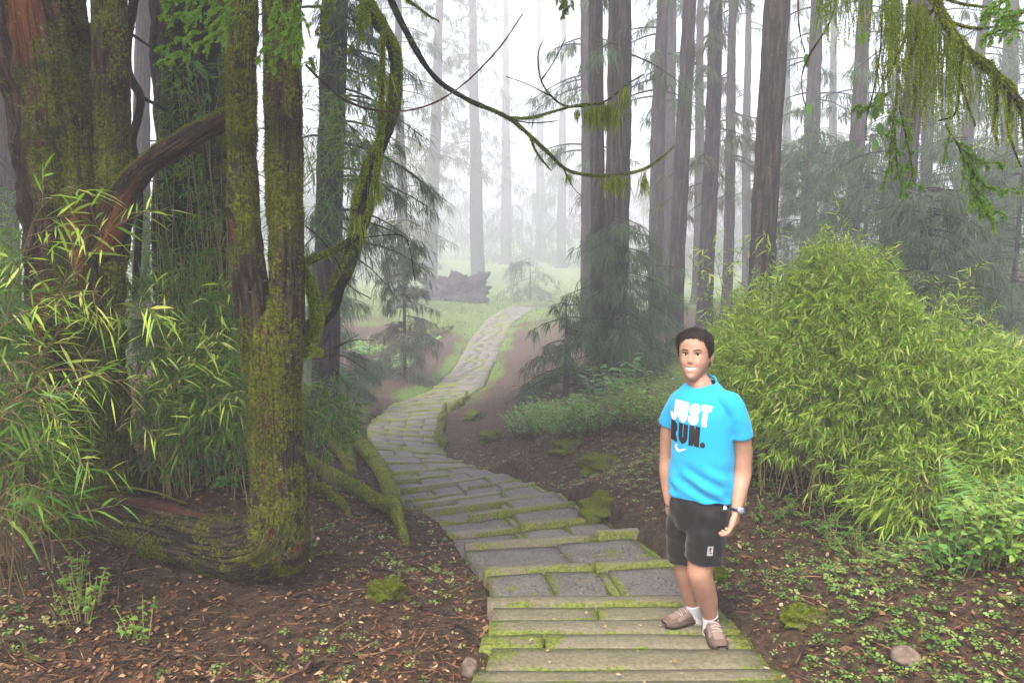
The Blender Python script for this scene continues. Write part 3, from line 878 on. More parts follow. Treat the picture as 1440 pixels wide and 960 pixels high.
# long bare branch arching over the path
ab, _, _ = trunk('arching_branch', ft, np.array([P(500, -160, Yl), P(528, -60, 5.1), P(550, 0, 5.15), P(572, 46, 5.2), P(608, 105, 5.3), P(655, 139, 5.4), P(715, 166, 5.55), P(765, 209, 5.7), P(800, 240, 5.85), P(850, 247, 6.0), P(900, 240, 6.1), P(930, 222, 6.15), P(948, 206, 6.2)]),
      pr([6, 5, 4.2, 4, 3.6, 3.2, 3, 2.6, 2.4, 2.4, 2, 1.5, .8], 5.5), 110, 8, .002, lambda V, N, b: .25 + .35 * (V[:, 0] > -.3), 'bark_vine', 37, 3, 1500, 'moss_bright', (.006, .015))
def twig(parent, lst, r0, r1, mat='bark_vine', moss=.2, tufts=0, name='twig', n=24, tmat='moss_bright', tl=(.006, .015)):
    C = np.array([P(*q) for q in lst])
    rad = np.linspace(r0, r1, len(C)) * C[:, 1].mean() / FPX
    return trunk(name, parent, C, rad, n, 6, .001, lambda V, N, b: moss + 0 * b[:, 0], mat, len(lst) * 3 + int(lst[0][0]), 3, tufts, tmat, tl)[0]
twig(ft, [(713, 166, 5.55), (745, 166, 5.6), (775, 158, 5.65), (812, 148, 5.7), (850, 143, 5.8), (880, 120, 5.9), (905, 105, 6)], 2.4, 1.0, moss=.7, tufts=700)
twig(ft, [(715, 168, 5.55), (750, 173, 5.6), (785, 170, 5.65)], 1.3, .6, moss=.5)
twig(ft, [(745, 190, 5.6), (755, 215, 5.62), (775, 240, 5.65)], 2, .8, moss=.8, tufts=300)
twig(ft, [(790, 232, 5.8), (805, 262, 5.8), (820, 278, 5.8)], 1, .5)
twig(ft, [(850, 145, 5.8), (800, 150, 5.9), (775, 135, 5.95), (760, 110, 6), (757, 75, 6.05), (765, 55, 6.1)], 1.8, .5, moss=.2)
twig(ft, [(776, 136, 5.95), (740, 118, 6), (712, 108, 6.05)], 1, .4)
twig(ft, [(762, 112, 6), (780, 85, 6.0), (797, 50, 6.0)], 1, .4)
twig(ft, [(572, 0, 5.2), (590, 12, 5.2), (602, 22, 5.2), (618, 30, 5.2)], 2.2, 1, moss=.8, tufts=500)
twig(ft, [(505, 335, 5.0), (560, 330, 5.2), (575, 345, 5.2), (584, 400, 5.2)], .8, .5)
twig(ft, [(430, 318, 4.95), (450, 335, 5), (470, 360, 5), (490, 400, 5), (522, 420, 5)], 1.0, .5)
# dark wiry arc twig
aw = thing('bare_twig', 'thin dark wiry twig arcing below the mossy arching branch', 'twig', P(455, 110, 4.9))
twig(aw, [(430, 92, 4.95), (455, 116, 4.92), (490, 144, 4.9), (545, 157, 4.9), (600, 149, 4.9), (650, 120, 4.92), (700, 70, 4.95), (735, 20, 5.0)], 1.7, .9, 'twig_solid', 0, 0, 'stem', 60)
# moss beards hanging from branches
def beard(parent, u, v, Y, w, h, n, mat='needle_yellow', name='moss_beard'):
    c = P(u, v, Y); s = Y / FPX
    p = c + np.stack([rng.normal(0, w * s / 2.2, n), rng.normal(0, .02, n), rng.uniform(-.35, 0.05, n) * h * s], 1)
    V, F, rd = leaf_geo(p, np.array([0, 0, -1.0]) + rng.normal(0, .18, (n, 3)), rand_dir(n), rng.uniform(.35, .8, n) * h * s, .005, .1, STRAND)
    return mk(name, V, F, M[mat], parent, attrs={'rnd': rd}, kind='stuff', smooth=False)
for u, v, w, h, n in [(835, 146, 16, 40, 260), (857, 140, 14, 48, 300), (880, 120, 6, 40, 90), (865, 243, 20, 38, 220), (800, 242, 8, 20, 60), (537, 90, 6, 60, 90), (528, 250, 8, 50, 120), (505, 300, 8, 46, 90), (812, 150, 4, 26, 40), (905, 238, 6, 50, 80)]:
    beard(ft, u, v, 5.8 if u > 600 else 4.98, w, h, n)

# unseen crowns added above the near trees to shade the foreground and mist
def shade_crown(root, cx, cy, r0, z0, z1, n_br, n_str, seed):
    mb, ln = cedar_sprays(n_br, lambda z: np.array([cx, cy, z]), z1, z0, r0, n_str, sl=(.45, 1.0), sw=.13, droop=.35, seed=seed)
    mb.mk('crown', M['conifer'], root, smooth=False, kind='stuff')
shade_crown(red, -3.3, 4.6, 6.2, 7.0, 13.0, 110, 70, 201)  # unseen, widened to block sky light over the left foreground
# dark trunk wrapped in vines, behind
Yd = 6.9
db = P(272, 560, Yd); db[2] = ground_z(db[0], Yd)[0]
dt = thing('dark_tree', 'dark vine wrapped trunk behind the bamboo, between red trunk and twin stems', 'tree', db)
trunk('trunk', dt, np.vstack([px([(268, -250), (270, 0), (274, 200), (278, 400), (280, 520)], Yd), db + [0, 0, -.2]]), pr([46, 48, 48, 49, 54, 60], Yd), 110, 40, .03, lambda V, N, b: .32 + 0 * b[:, 0], 'bark_vine', 41, .8, 6000)
for k, (u0, u1) in enumerate([(228, 236), (240, 222), (300, 318), (318, 300), (262, 285)]):
    trunk('vine', dt, np.array([P(u0, -120, Yd - .25), P((u0 + u1) / 2 + 5, 120, Yd - .33), P(u1, 300, Yd - .34), P(u1 + 6, 460, Yd - .34), P(u1 + 3, 600, Yd - .4)]), pr([8, 8, 8, 9, 9] if k < 2 else [4, 4, 4, 4, 5], Yd), 60, 10, .006, lambda V, N, b: .55 + 0 * b[:, 0], 'bark_vine', 43 + k, 2, 1800)
shade_crown(dt, -2.9, 8.2, 5.6, 7.5, 13.0, 90, 70, 203)  # unseen crown, also added to darken the near mist
vn = thing('hanging_vine', 'black twisting vine seen in the gap right of the red tree', 'vine', P(190, 330, 6.3))
twig(vn, [(192, -60, 6.3), (188, 0, 6.3), (179, 60, 6.3), (181, 105, 6.3), (197, 135, 6.28), (194, 165, 6.28), (186, 200, 6.3), (194, 240, 6.3), (196, 300, 6.3), (190, 420, 6.3)], 7, 5, 'bark_vine', .1, 0, 'stem', 60)
twig(vn, [(180, 45, 6.3), (195, 55, 6.3), (215, 68, 6.35), (240, 80, 6.4)], 2.5, 1.2, 'bark_vine', .1)
twig(vn, [(197, 135, 6.28), (215, 145, 6.3), (240, 160, 6.3), (262, 185, 6.3)], 3, 1.2, 'bark_vine', .3)

# mossy roots at the bank edge
def mossy_root(label, lst, r, seed, tn=1600):
    C = []
    for u, v, dz in lst:
        g = gp(u, v); g = g + [0, 0, dz * .9 + .03]; C.append(g)
    C = np.array(C)
    root = thing('mossy_root', label, 'root', C.mean(0) - [0, 0, .05], 'mossy roots on the left bank')
    trunk('root_wood', root, C, np.array(r) * 1.3 * C[:, 1] / FPX, 50, 12, .007, lambda V, N, b: .62 + .3 * (N[:, 2] > 0), 'bark_root', seed, 2, tn * 3, 'moss_bright', (.008, .024), .014)
mossy_root('longer mossy root pointing down the bank toward the path', [(405, 648, .05), (430, 662, .10), (462, 680, .10), (510, 706, .06), (548, 720, .01), (560, 728, -.03)], [7, 8, 8, 8, 7, 4], 51, 2600)
mossy_root('curved mossy root hugging the path edge', [(492, 622, .10), (520, 652, .12), (542, 684, .10), (552, 716, .05), (562, 745, .02), (572, 768, -.04)], [8, 8, 8, 7, 6, 4], 53, 2600)
mossy_root('short mossy root stub behind the longer roots', [(448, 612, .10), (470, 632, .12), (487, 652, .08), (495, 668, -.02)], [8, 9, 8, 5], 55)
mossy_root('thin mossy root low beneath the long one', [(440, 690, .02), (460, 700, .03), (480, 716, .01), (494, 728, -.03)], [4, 4, 4, 2], 57, 500)
mossy_root('mossy root arching through the bamboo left of the twin stems', [(300, 640, .25), (328, 632, .28), (356, 622, .2)], [9, 9, 8], 59)

# ------------------------------------------------------------------ bamboo
def bamboo(label, ells, n_per, leaf, mat, culm='culm', n_culm=26, name='bamboo_clump', gseed=0, group='bamboo thickets', shell=(.55, 1.16), nleaf=7, up=.3, culm_r=.0045, base=None, wleaf=.12, minz=.06):
    """ells: list of (center xyz, radii); leafy twigs in their outer shells, thin culms from the ground"""
    r = np.random.default_rng(gseed)
    c0 = np.mean([e[0] for e in ells], 0)
    bx = np.array([c0[0], c0[1], float(ground_z(c0[0], c0[1])[0])]) if base is None else base
    root = thing(name, label, 'bamboo', bx, group)
    fol, st = Mesh(), Mesh()
    for c, rad in ells:
        c, rad = np.array(c), np.array(rad)
        area = 4 * math.pi * (np.prod(rad) ** (2 / 3))
        n = int(n_per * area)
        z = r.uniform(-.75, 1, n); a = r.uniform(0, TAU, n); q = np.sqrt(1 - z * z)
        dv = np.stack([q * np.cos(a), q * np.sin(a), z], 1)
        lump = 1 + .55 * fbm(dv * 1.0 + gseed, 2.0, 4, gseed)
        p = c + dv * rad * (r.uniform(shell[0], shell[1], n) * lump)[:, None]
        gz = ground_z(p[:, 0], p[:, 1], False)
        ok = p[:, 2] > gz + minz + .12 * np.sin(p[:, 0] * 9 + p[:, 1] * 5)
        p, dv = p[ok], dv[ok]; n = len(p)
        # twig axis: outward and a little up, then leaves fan off it
        ax = norm(dv * [1, 1, .6] + [0, 0, up] + r.normal(0, .45, (n, 3)))
        m = nleaf
        k = np.repeat(np.arange(n), m)
        t = np.tile(np.linspace(0, 1, m), n)
        sd = norm(np.cross(ax, r.normal(0, 1, (n, 3))))[k] * np.tile(np.where(np.arange(m) % 2, 1, -1), n)[:, None]
        pos = p[k] + ax[k] * (t * leaf * .9)[:, None] + r.normal(0, .006, (n * m, 3))
        d = ax[k] * (.55 + .5 * t)[:, None] + sd * (.75 - .45 * t)[:, None] + r.normal(0, .25, (n * m, 3)) + [0, 0, -.15]
        L = leaf * r.uniform(.6, 1.25, n * m)
        depth_in = np.clip(np.linalg.norm((p - c) / rad, axis=1), 0, 1.3)[k]
        rd = np.clip(r.beta(2, 2.6, n * m) * .9 + (r.random(n * m) < .05) * .4, 0, 1)
        V, F, rdv = leaf_geo(pos, d, np.array([0, 0, 1.0]) + r.normal(0, .5, (n * m, 3)), L, L * wleaf * r.uniform(.8, 1.2, n * m), r.uniform(.1, .5, n * m), rnd=rd)
        fol.add(V, F, rnd=rdv)
        # fine twigs under a share of the leaf fans
        sub = r.choice(n, max(1, int(n * .3)), replace=False)
        tl = r.uniform(.12, .3, len(sub))
        V, F, rdv = leaf_geo(p[sub] + ax[sub] * leaf * .8, -ax[sub] + [0, 0, -.5] + r.normal(0, .2, (len(sub), 3)), r.normal(0, 1, (len(sub), 3)), tl, .004, .2, STRAND, rnd=np.full(len(sub), .9))
        fol.add(V, F, rnd=rdv)
        for j in range(n_culm):
            e = c + norm(np.array([r.normal(), r.normal(), abs(r.normal()) * 1.1 + .2])) * rad * r.uniform(.7, 1.12)
            f = np.array([c[0] + r.normal(0, .35) * rad[0], c[1] + r.normal(0, .35) * rad[1], 0]); f[2] = float(ground_z(f[0], f[1])[0])
            mid = f * .45 + e * .55 + [0, 0, .25 * rad[2]]
            V, F, bk, _ = tube(np.array([f, (f + mid) / 2 + [r.normal(0, .03), r.normal(0, .03), .05], mid, e]), [culm_r, culm_r, culm_r * .8, culm_r * .35], 9, 4, cap=False)
            st.add(V, F)
    fol.mk('foliage', M[mat], root, kind='stuff', smooth=False)
    if st.n:
        st.mk('culms', M[culm], root, kind='stuff')
    return root
E = lambda u, v, Y, a, b_, c: (P(u, v, Y), (a, b_, c))
# right thicket
bamboo('tall bamboo shoots forming the peak of the right hand thicket', [E(1190, 445, 6.6, .36, .4, .54), E(1155, 425, 6.8, .25, .3, .36)], 850, .08, 'bamboo', gseed=1)
bamboo('wide rounded bamboo mass in the middle of the thicket right of the man', [E(1225, 570, 6.3, .66, .6, .78), E(1140, 560, 6.6, .55, .5, .78)], 640, .085, 'bamboo', gseed=2, n_culm=60, minz=.42)
bamboo('bright bamboo mound sloping down to the right edge of the picture', [E(1345, 575, 6.1, .62, .6, .52), E(1440, 655, 5.9, .55, .55, .62)], 640, .088, 'bamboo', gseed=3, n_culm=50)
bamboo('bamboo rising directly behind the mans shoulder', [E(1072, 560, 6.9, .36, .4, .72), E(1050, 500, 7.4, .30, .3, .45)], 750, .08, 'bamboo', gseed=4, minz=.35)
bamboo('low drooping bamboo at the front foot of the right thicket', [E(1310, 690, 5.65, .46, .38, .42), E(1420, 700, 5.5, .40, .32, .36)], 520, .095, 'bamboo', gseed=5, n_culm=60)
def shoots(label, lst, Y, mat, leaf, seed, name='bamboo_shoot', group='single bamboo shoots', cm='culm_dark', nf=9, span=.45, wl=.12, cr=.0032):
    """single thin culms with leaf fans near the top: lst of pixel polylines"""
    r = np.random.default_rng(seed)
    C0 = P(lst[0][0][0], lst[0][0][1], Y)
    root = thing(name, label, 'bamboo', C0, group)
    fol, st = Mesh(), Mesh()
    for ln in lst:
        C = np.array([P(q[0], q[1], q[2] if len(q) > 2 else Y) for q in ln])
        V, F, bk, _ = tube(C, np.linspace(cr, cr * .3, len(C)), 20, 5)
        st.add(V, F)
        S, s, = spline(C, 60)[:2]
        for t in np.linspace(1 - span, 1, nf):
            i = int(t * 59); p = S[i]; tg = norm(S[min(i + 1, 59)] - S[max(i - 1, 0)])
            sdv = norm(np.cross(tg, r.normal(0, 1, 3)))
            m = 6
            ax = norm(sdv + tg * .7 + [0, 0, -.05])
            tt = np.linspace(.2, 1, m)
            pos = p + ax * (tt * leaf * 1.3)[:, None]
            al = norm(np.cross(ax, r.normal(0, 1, 3)))
            d = ax * .8 + al * (np.where(np.arange(m) % 2, 1, -1) * .7)[:, None] + r.normal(0, .2, (m, 3)) + [0, 0, -.12]
            L = leaf * r.uniform(.7, 1.3, m)
            V, F, rd = leaf_geo(pos, d, np.array([0, 0, 1.0]) + r.normal(0, .4, (m, 3)), L, L * wl, r.uniform(.1, .4, m), rnd=np.clip(r.beta(2, 2, m), 0, 1))
            fol.add(V, F, rnd=rd)
            V, F, bk, _ = tube(np.array([p, p + ax * leaf * .7, p + ax * leaf * 1.35]), [.0025, .002, .001], 4, 4)
            st.add(V, F)
    fol.mk('foliage', M[mat], root, kind='stuff', smooth=False)
    st.mk('culm', M[cm], root)
    return root
shoots('sparse tall bamboo shoots left of the reddish trunk above the man', [[(1030, 520), (1020, 430), (1008, 370), (1000, 345)], [(1045, 520), (1050, 440), (1052, 380), (1045, 350)], [(1060, 500), (1075, 400), (1086, 350), (1082, 335)], [(1015, 520), (1005, 450), (985, 400), (975, 372)]], 7.2, 'bamboo', .10, 31, nf=11)
shoots('loose bamboo shoots poking above the right mound', [[(1345, 520), (1352, 460), (1362, 410), (1370, 378)], [(1385, 530), (1372, 470), (1355, 425), (1348, 410)], [(1330, 520), (1320, 450), (1318, 400)], [(1400, 520), (1390, 470), (1385, 440)]], 6.3, 'bamboo', .085, 32, nf=10)
shoots('single bamboo shoot tip on top of the peak', [[(1186, 400), (1187, 340), (1184, 300), (1186, 290)], [(1230, 420), (1245, 360), (1252, 345)]], 6.5, 'bamboo', .07, 33, nf=7)
# left side
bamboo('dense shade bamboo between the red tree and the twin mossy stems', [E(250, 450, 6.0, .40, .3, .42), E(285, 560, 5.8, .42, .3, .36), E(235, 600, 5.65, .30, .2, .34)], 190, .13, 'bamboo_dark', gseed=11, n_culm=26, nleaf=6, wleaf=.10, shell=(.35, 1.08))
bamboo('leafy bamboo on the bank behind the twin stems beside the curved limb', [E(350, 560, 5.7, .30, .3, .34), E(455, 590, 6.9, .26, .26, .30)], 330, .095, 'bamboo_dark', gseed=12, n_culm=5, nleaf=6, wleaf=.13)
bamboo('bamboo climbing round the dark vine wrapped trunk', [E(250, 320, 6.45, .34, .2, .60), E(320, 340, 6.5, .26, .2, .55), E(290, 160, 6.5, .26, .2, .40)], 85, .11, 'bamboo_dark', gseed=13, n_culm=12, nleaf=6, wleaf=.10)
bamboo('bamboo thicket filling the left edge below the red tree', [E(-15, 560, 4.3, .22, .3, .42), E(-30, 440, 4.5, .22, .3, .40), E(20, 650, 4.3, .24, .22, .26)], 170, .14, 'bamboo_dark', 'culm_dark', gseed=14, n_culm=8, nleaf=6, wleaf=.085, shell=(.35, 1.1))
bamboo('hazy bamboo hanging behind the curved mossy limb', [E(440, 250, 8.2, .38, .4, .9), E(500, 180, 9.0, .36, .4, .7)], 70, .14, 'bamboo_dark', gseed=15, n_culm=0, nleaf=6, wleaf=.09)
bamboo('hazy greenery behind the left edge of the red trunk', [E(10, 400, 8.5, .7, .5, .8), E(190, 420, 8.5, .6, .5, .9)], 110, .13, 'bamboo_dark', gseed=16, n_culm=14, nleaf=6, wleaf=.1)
shoots('bright bamboo sprays arching in front of the red trunk', [
    [(-40, 620), (30, 500), (90, 400), (150, 330), (185, 300)], [(-20, 760), (60, 600), (120, 500), (175, 430), (205, 425)],
    [(-40, 560), (10, 440), (40, 330), (60, 290), (95, 262)], [(-20, 650), (50, 480), (100, 390), (120, 335)], [(0, 700), (30, 560), (80, 470), (130, 445)]], 4.05, 'bamboo', .145, 35, nf=10, span=.6, wl=.085)
shoots('dry straw coloured bamboo stalks at the left edge', [
    [(-30, 640), (30, 560), (90, 600), (140, 660)], [(-20, 520), (40, 510), (75, 560), (90, 610)], [(0, 560), (80, 520), (170, 540), (200, 600)], [(-30, 480), (70, 420), (120, 410), (150, 420)]], 3.95, 'bamboo', .10, 36, nf=6, span=.5, wl=.07, cr=.003)
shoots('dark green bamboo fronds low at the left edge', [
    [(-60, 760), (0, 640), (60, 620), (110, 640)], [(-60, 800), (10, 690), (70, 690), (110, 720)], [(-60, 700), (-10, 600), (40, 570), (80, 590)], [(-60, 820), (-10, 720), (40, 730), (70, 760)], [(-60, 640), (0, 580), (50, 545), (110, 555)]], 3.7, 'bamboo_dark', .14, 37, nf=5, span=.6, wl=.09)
shoots('bamboo sprays between the red tree and twin stems', [
    [(200, 640), (230, 560), (270, 500), (300, 480)], [(260, 620), (250, 540), (230, 470), (200, 440)], [(300, 620), (290, 520), (310, 440), (320, 420)], [(230, 660), (280, 590), (300, 560), (330, 555)], [(180, 620), (195, 540), (235, 420), (245, 400)]], 5.0, 'bamboo', .12, 38, nf=9, span=.65, wl=.09)

# ------------------------------------------------------------------ hanging cedar foliage near the camera
def needles(C, rad, L, n, r, spread=.8, fw=.8):
    """needles set round a polyline"""
    S, s = spline(C, max(20, n // 6))[:2]
    t = r.random(n)
    i = (t * (len(S) - 1)).astype(int)
    tg = norm(np.gradient(S, axis=0))[i]
    sd = norm(np.cross(tg, r.normal(0, 1, (n, 3))))
    d = tg * fw + sd * spread
    return leaf_geo(S[i] + r.normal(0, .001, (n, 3)), d, r.normal(0, 1, (n, 3)), L * r.uniform(.7, 1.2, n) * (1.1 - .5 * t), .0036, .12, STRAND, rnd=np.clip(.25 + .5 * t + r.normal(0, .2, n), 0, 1))

def spray(root_lines, Y, mat, seed, label, name='cedar_branch', group='hanging cedar branches', nd=170, L=.017, side=7, sl=.12, wood='bark_moss', wr=.006, droop=.5, moss=.6, tufts=0):
    r = np.random.default_rng(seed)
    o0 = P(root_lines[0][0][0], root_lines[0][0][1], Y)
    root = thing(name, label, 'branch', o0, group)
    fol = Mesh(); wd = Mesh()
    for ln in root_lines:
        C = np.array([P(q[0], q[1], Y + (q[2] if len(q) > 2 else 0)) for q in ln])
        V, F, bk, _ = tube(C, np.linspace(wr, wr * .3, len(C)), 24, 6, lambda a, b_, c: .0015 * noise(a, 90, 3))
        wd.add(V, F, bark=bk, moss=np.full(len(V), moss))
        V, F, rd = needles(C, wr, L, nd, r); fol.add(V, F, rnd=rd)
        S = spline(C, 50)[0]; T = norm(np.gradient(S, axis=0))
        for j in range(side):
            t = .15 + .85 * (j + r.uniform(-.3, .3)) / side
            k = int(np.clip(t, 0, 1) * 49)
            sd = norm(np.cross(T[k], np.array([0, 1.0, 0]) + r.normal(0, .5, 3))) * (1 if j % 2 else -1)
            ll = sl * r.uniform(.6, 1.2) * (1.15 - .7 * t)
            e = S[k] + (T[k] * .7 + sd * .6) * ll + [0, 0, -droop * ll]
            m_ = S[k] + (T[k] * .5 + sd * .45) * ll * .55 + [0, 0, -droop * ll * .15]
            V, F, bk, _ = tube(np.array([S[k], m_, e]), [wr * .35, wr * .25, .0008], 6, 4); wd.add(V, F, bark=bk, moss=np.full(len(V), moss))
            V, F, rd = needles(np.array([S[k], m_, e]), .001, L, int(nd * ll / sl * .75), r); fol.add(V, F, rnd=rd)
            for q in range(3):
                f0 = S[k] * .5 + e * .5 if q else m_
                e2 = f0 + norm(np.array([r.normal(), r.normal(), r.normal() - .6]) + T[k]) * ll * .45
                V, F, rd = needles(np.array([f0, (f0 + e2) / 2 + [0, 0, .003], e2]), .001, L, int(nd * .3), r); fol.add(V, F, rnd=rd)
    fol.mk('needles', M[mat], root, kind='stuff', smooth=False)
    o = wd.mk('wood', M[wood], root)
    return root
spray([[(345, -20), (318, 12), (282, 20), (220, 24)], [(345, 0), (315, 30), (265, 52), (215, 72)], [(350, 10), (320, 40), (270, 70), (213, 93)], [(330, -20), (290, -4), (250, 2), (225, 0)]], 4.35, 'needle', 71, 'bright green cedar sprays reaching left in front of the twin stems', nd=240, side=9, sl=.11)
spray([[(395, -20), (392, 20), (378, 60), (358, 86)], [(415, -15), (412, 25), (398, 70), (375, 103)], [(425, -10), (420, 30), (415, 60), (412, 90)]], 4.3, 'needle', 72, 'cedar sprays drooping over the top of the right stem', nd=240, side=8, sl=.09)
spray([[(455, -20), (452, 20), (446, 70), (430, 110)], [(470, -20), (462, 10), (456, 40)], [(512, -15), (510, 20), (500, 55), (488, 80)], [(520, -10), (512, 20), (505, 50)]], 4.5, 'needle_yellow', 73, 'thin yellow green cedar sprays hanging between stems and curved limb', nd=150, side=6, sl=.07, wr=.003)
spray([[(785, -20), (790, 0), (793, 25)], [(800, -20), (798, 0), (795, 20)]], 5.2, 'needle_yellow', 74, 'small yellow moss tuft hanging from the top edge above the path', nd=150, side=5, sl=.07, wr=.003)
# mossy limb with needle curtain, top right
Yh = 4.2
hb = thing('cedar_tree', 'cedar whose mossy drooping branch fills the top right corner', 'tree', (4.6, 4.3, float(ground_z(4.6, 4.3)[0])))
trunk('trunk', hb, np.array([[4.6, 4.3, .3], [4.6, 4.3, 1.5], [4.62, 4.3, 4.0], [4.6, 4.3, 8.0], [4.6, 4.3, 13.0]]), [.34, .27, .24, .2, .1], 80, 28, .02, lambda V, N, b: .4 + 0 * b[:, 0], 'bark_red', 95, 1)  # trunk out of view, added to carry the shading crown
trunk('bough', hb, np.vstack([[[4.6, 4.3, 4.6]], [[3.6, 4.3, 4.75]], [P(1420, -230, Yh)], [P(1330, -140, Yh)], [P(1290, -60, Yh)]]), [.07, .055, .045, .035, .026], 40, 10, .004, lambda V, N, b: .6 + 0 * b[:, 0], 'bark_moss', 96, 2)
shade_crown(hb, 5.2, 3.6, 4.6, 7.0, 13.0, 70, 55, 205)  # unseen crown added to shade the right foreground, kept thin over the bamboo
lim, _, _ = trunk('limb', hb, px([(1290, -60), (1316, 0), (1336, 42), (1360, 72), (1392, 98), (1420, 130), (1450, 165), (1500, 230)], Yh), pr([7, 6, 6, 7, 6.5, 6, 5, 4], Yh), 80, 10, .004, lambda V, N, b: .6 + 0 * b[:, 0], 'bark_moss', 91, 2.5, 3500, 'moss_bright', (.008, .022), .012)
for ln in ([(1392, 98), (1402, 140), (1398, 180), (1404, 205)], [(1355, 68), (1350, 110), (1362, 150), (1372, 178)], [(1336, 42), (1345, 90), (1348, 120), (1343, 160), (1320, 170)], [(1400, 105), (1425, 120), (1436, 160), (1440, 200)],
           [(1420, 130), (1418, 180), (1428, 215), (1436, 235)], [(1320, 5), (1300, 30), (1285, 60), (1276, 95)], [(1280, -20), (1278, 30), (1270, 60), (1258, 88), (1248, 120)], [(1330, 30), (1370, 40), (1410, 38), (1450, 48)], [(1310, -10), (1350, 5), (1400, 12), (1450, 20)]):
    twig(hb, [(u, v, Yh + .02) for u, v in ln], 2.6, 1.0, 'bark_moss', .5, 350, 'twig', 20)
rr = np.random.default_rng(9)
cur = Mesh()
def curtain(u0, u1, v0, v1, n, lo, hi, Y, seed):
    r = np.random.default_rng(seed)
    for k in range(n):
        u = r.uniform(u0, u1); v = np.interp(u, [u0, u1], [v0, v1]) + r.normal(0, 9)
        h = r.uniform(lo, hi); y = Y + r.normal(0, .12)
        sw = r.normal(0, 8)
        C = np.array([P(u, v, y), P(u + sw * .3, v + h * .4, y), P(u + sw * .8, v + h * .75, y), P(u + sw, v + h, y)])
        V, F, rd = needles(C, .001, .013, int(26 + h * 1.1), r, .55, .9)
        cur.add(V, F, rnd=rd)
        V, F, bk, _ = tube(C, [.0016, .0014, .001, .0006], 6, 3); cur.add(V, F, rnd=np.full(len(V), .15))
curtain(1150, 1250, -20, -10, 60, 30, 90, Yh, 1)
curtain(1240, 1310, -10, 20, 90, 40, 160, Yh, 2)
curtain(1290, 1345, 10, 60, 80, 60, 170, Yh, 3)
curtain(1340, 1400, 60, 110, 50, 30, 120, Yh, 4)
curtain(1395, 1450, 100, 170, 40, 25, 100, Yh, 5)
curtain(1225, 1300, 80, 110, 34, 40, 90, Yh + .1, 6)
cur.mk('needles', M['needle_yellow'], hb, kind='stuff', smooth=False)
spray([[(1330, 175), (1345, 200), (1375, 225), (1420, 232)], [(1345, 200), (1370, 245), (1400, 268), (1438, 262)], [(1350, 210), (1368, 250), (1372, 285), (1405, 318)], [(1365, 250), (1385, 290), (1412, 300)]], 4.5, 'needle', 75, 'bright green cedar spray with pointed tips at right edge below the needle curtain', nd=230, side=9, sl=.10)
spray([[(1262, 130), (1255, 180), (1250, 235), (1240, 270)], [(1265, 150), (1280, 220), (1285, 255), (1300, 268)], [(1258, 180), (1262, 240), (1275, 280)], [(1250, 130), (1225, 150), (1200, 150)]], 4.7, 'needle', 76, 'pale green cedar spray hanging left of the needle curtain', nd=200, side=8, sl=.09)
spray([[(1430, -10), (1400, 10), (1380, 22)], [(1450, 30), (1420, 38), (1390, 50), (1378, 58)], [(1450, 15), (1425, 22), (1400, 30)]], 4.0, 'needle', 77, 'deep green cedar sprays in the extreme top right corner', nd=200, side=8, sl=.08)
# thin leafy vines hanging at top
def hanging_vine(label, lns, Y, leaves, seed):
    root = thing('leafy_vine', label, 'vine', P(lns[0][0][0], lns[0][0][1], Y), 'thin leafy vines hanging from above')
    for ln in lns:
        twig(root, [(u, v, Y) for u, v in ln], 1.3, .7, 'twig_solid', .1, 0, 'stem', 40)
    lm = Mesh()
    r = np.random.default_rng(seed)
    p = np.array([P(u, v, Y) for u, v, s in leaves]); L = np.array([s for *_, s in leaves]) * Y / FPX
    for q in range(len(p)):
        V, F, rd = leaf_geo(p[q:q + 1], np.array([[r.normal(0, .5), r.normal(0, .2), -1.0]]), np.array([[0, -1.0, .3]]) + r.normal(0, .2, (1, 3)), L[q:q + 1], L[q:q + 1] * .55, .1, BROAD)
        mk('leaf', V, F, M['broad'], root, attrs={'rnd': rd}, smooth=False)
hanging_vine('thin vine loop with heart shaped leaves hanging left of needle curtain', [[(1180, -10), (1165, 35), (1140, 75), (1128, 105), (1129, 135), (1134, 152)], [(1122, -10), (1124, 40), (1132, 75)], [(1240, 20), (1238, 70), (1228, 130), (1219, 165), (1218, 198)], [(1275, 40), (1268, 70), (1245, 110), (1230, 140)]], 4.4,
             [(1134, 75, 18), (1136, 145, 16), (1232, 150, 18), (1236, 172, 20), (1232, 195, 18), (1243, 130, 20), (1212, 45, 16), (1208, 48, 14)], 1)
hanging_vine('short vine with broad leaves on the face of the dark trunk', [[(258, 60), (262, 100), (270, 120), (285, 140)], [(240, 80), (245, 120), (243, 150)]], 6.4, [(262, 75, 16), (275, 85, 16), (245, 110, 18), (242, 122, 14), (262, 95, 16), (290, 130, 14), (285, 98, 16)], 2)

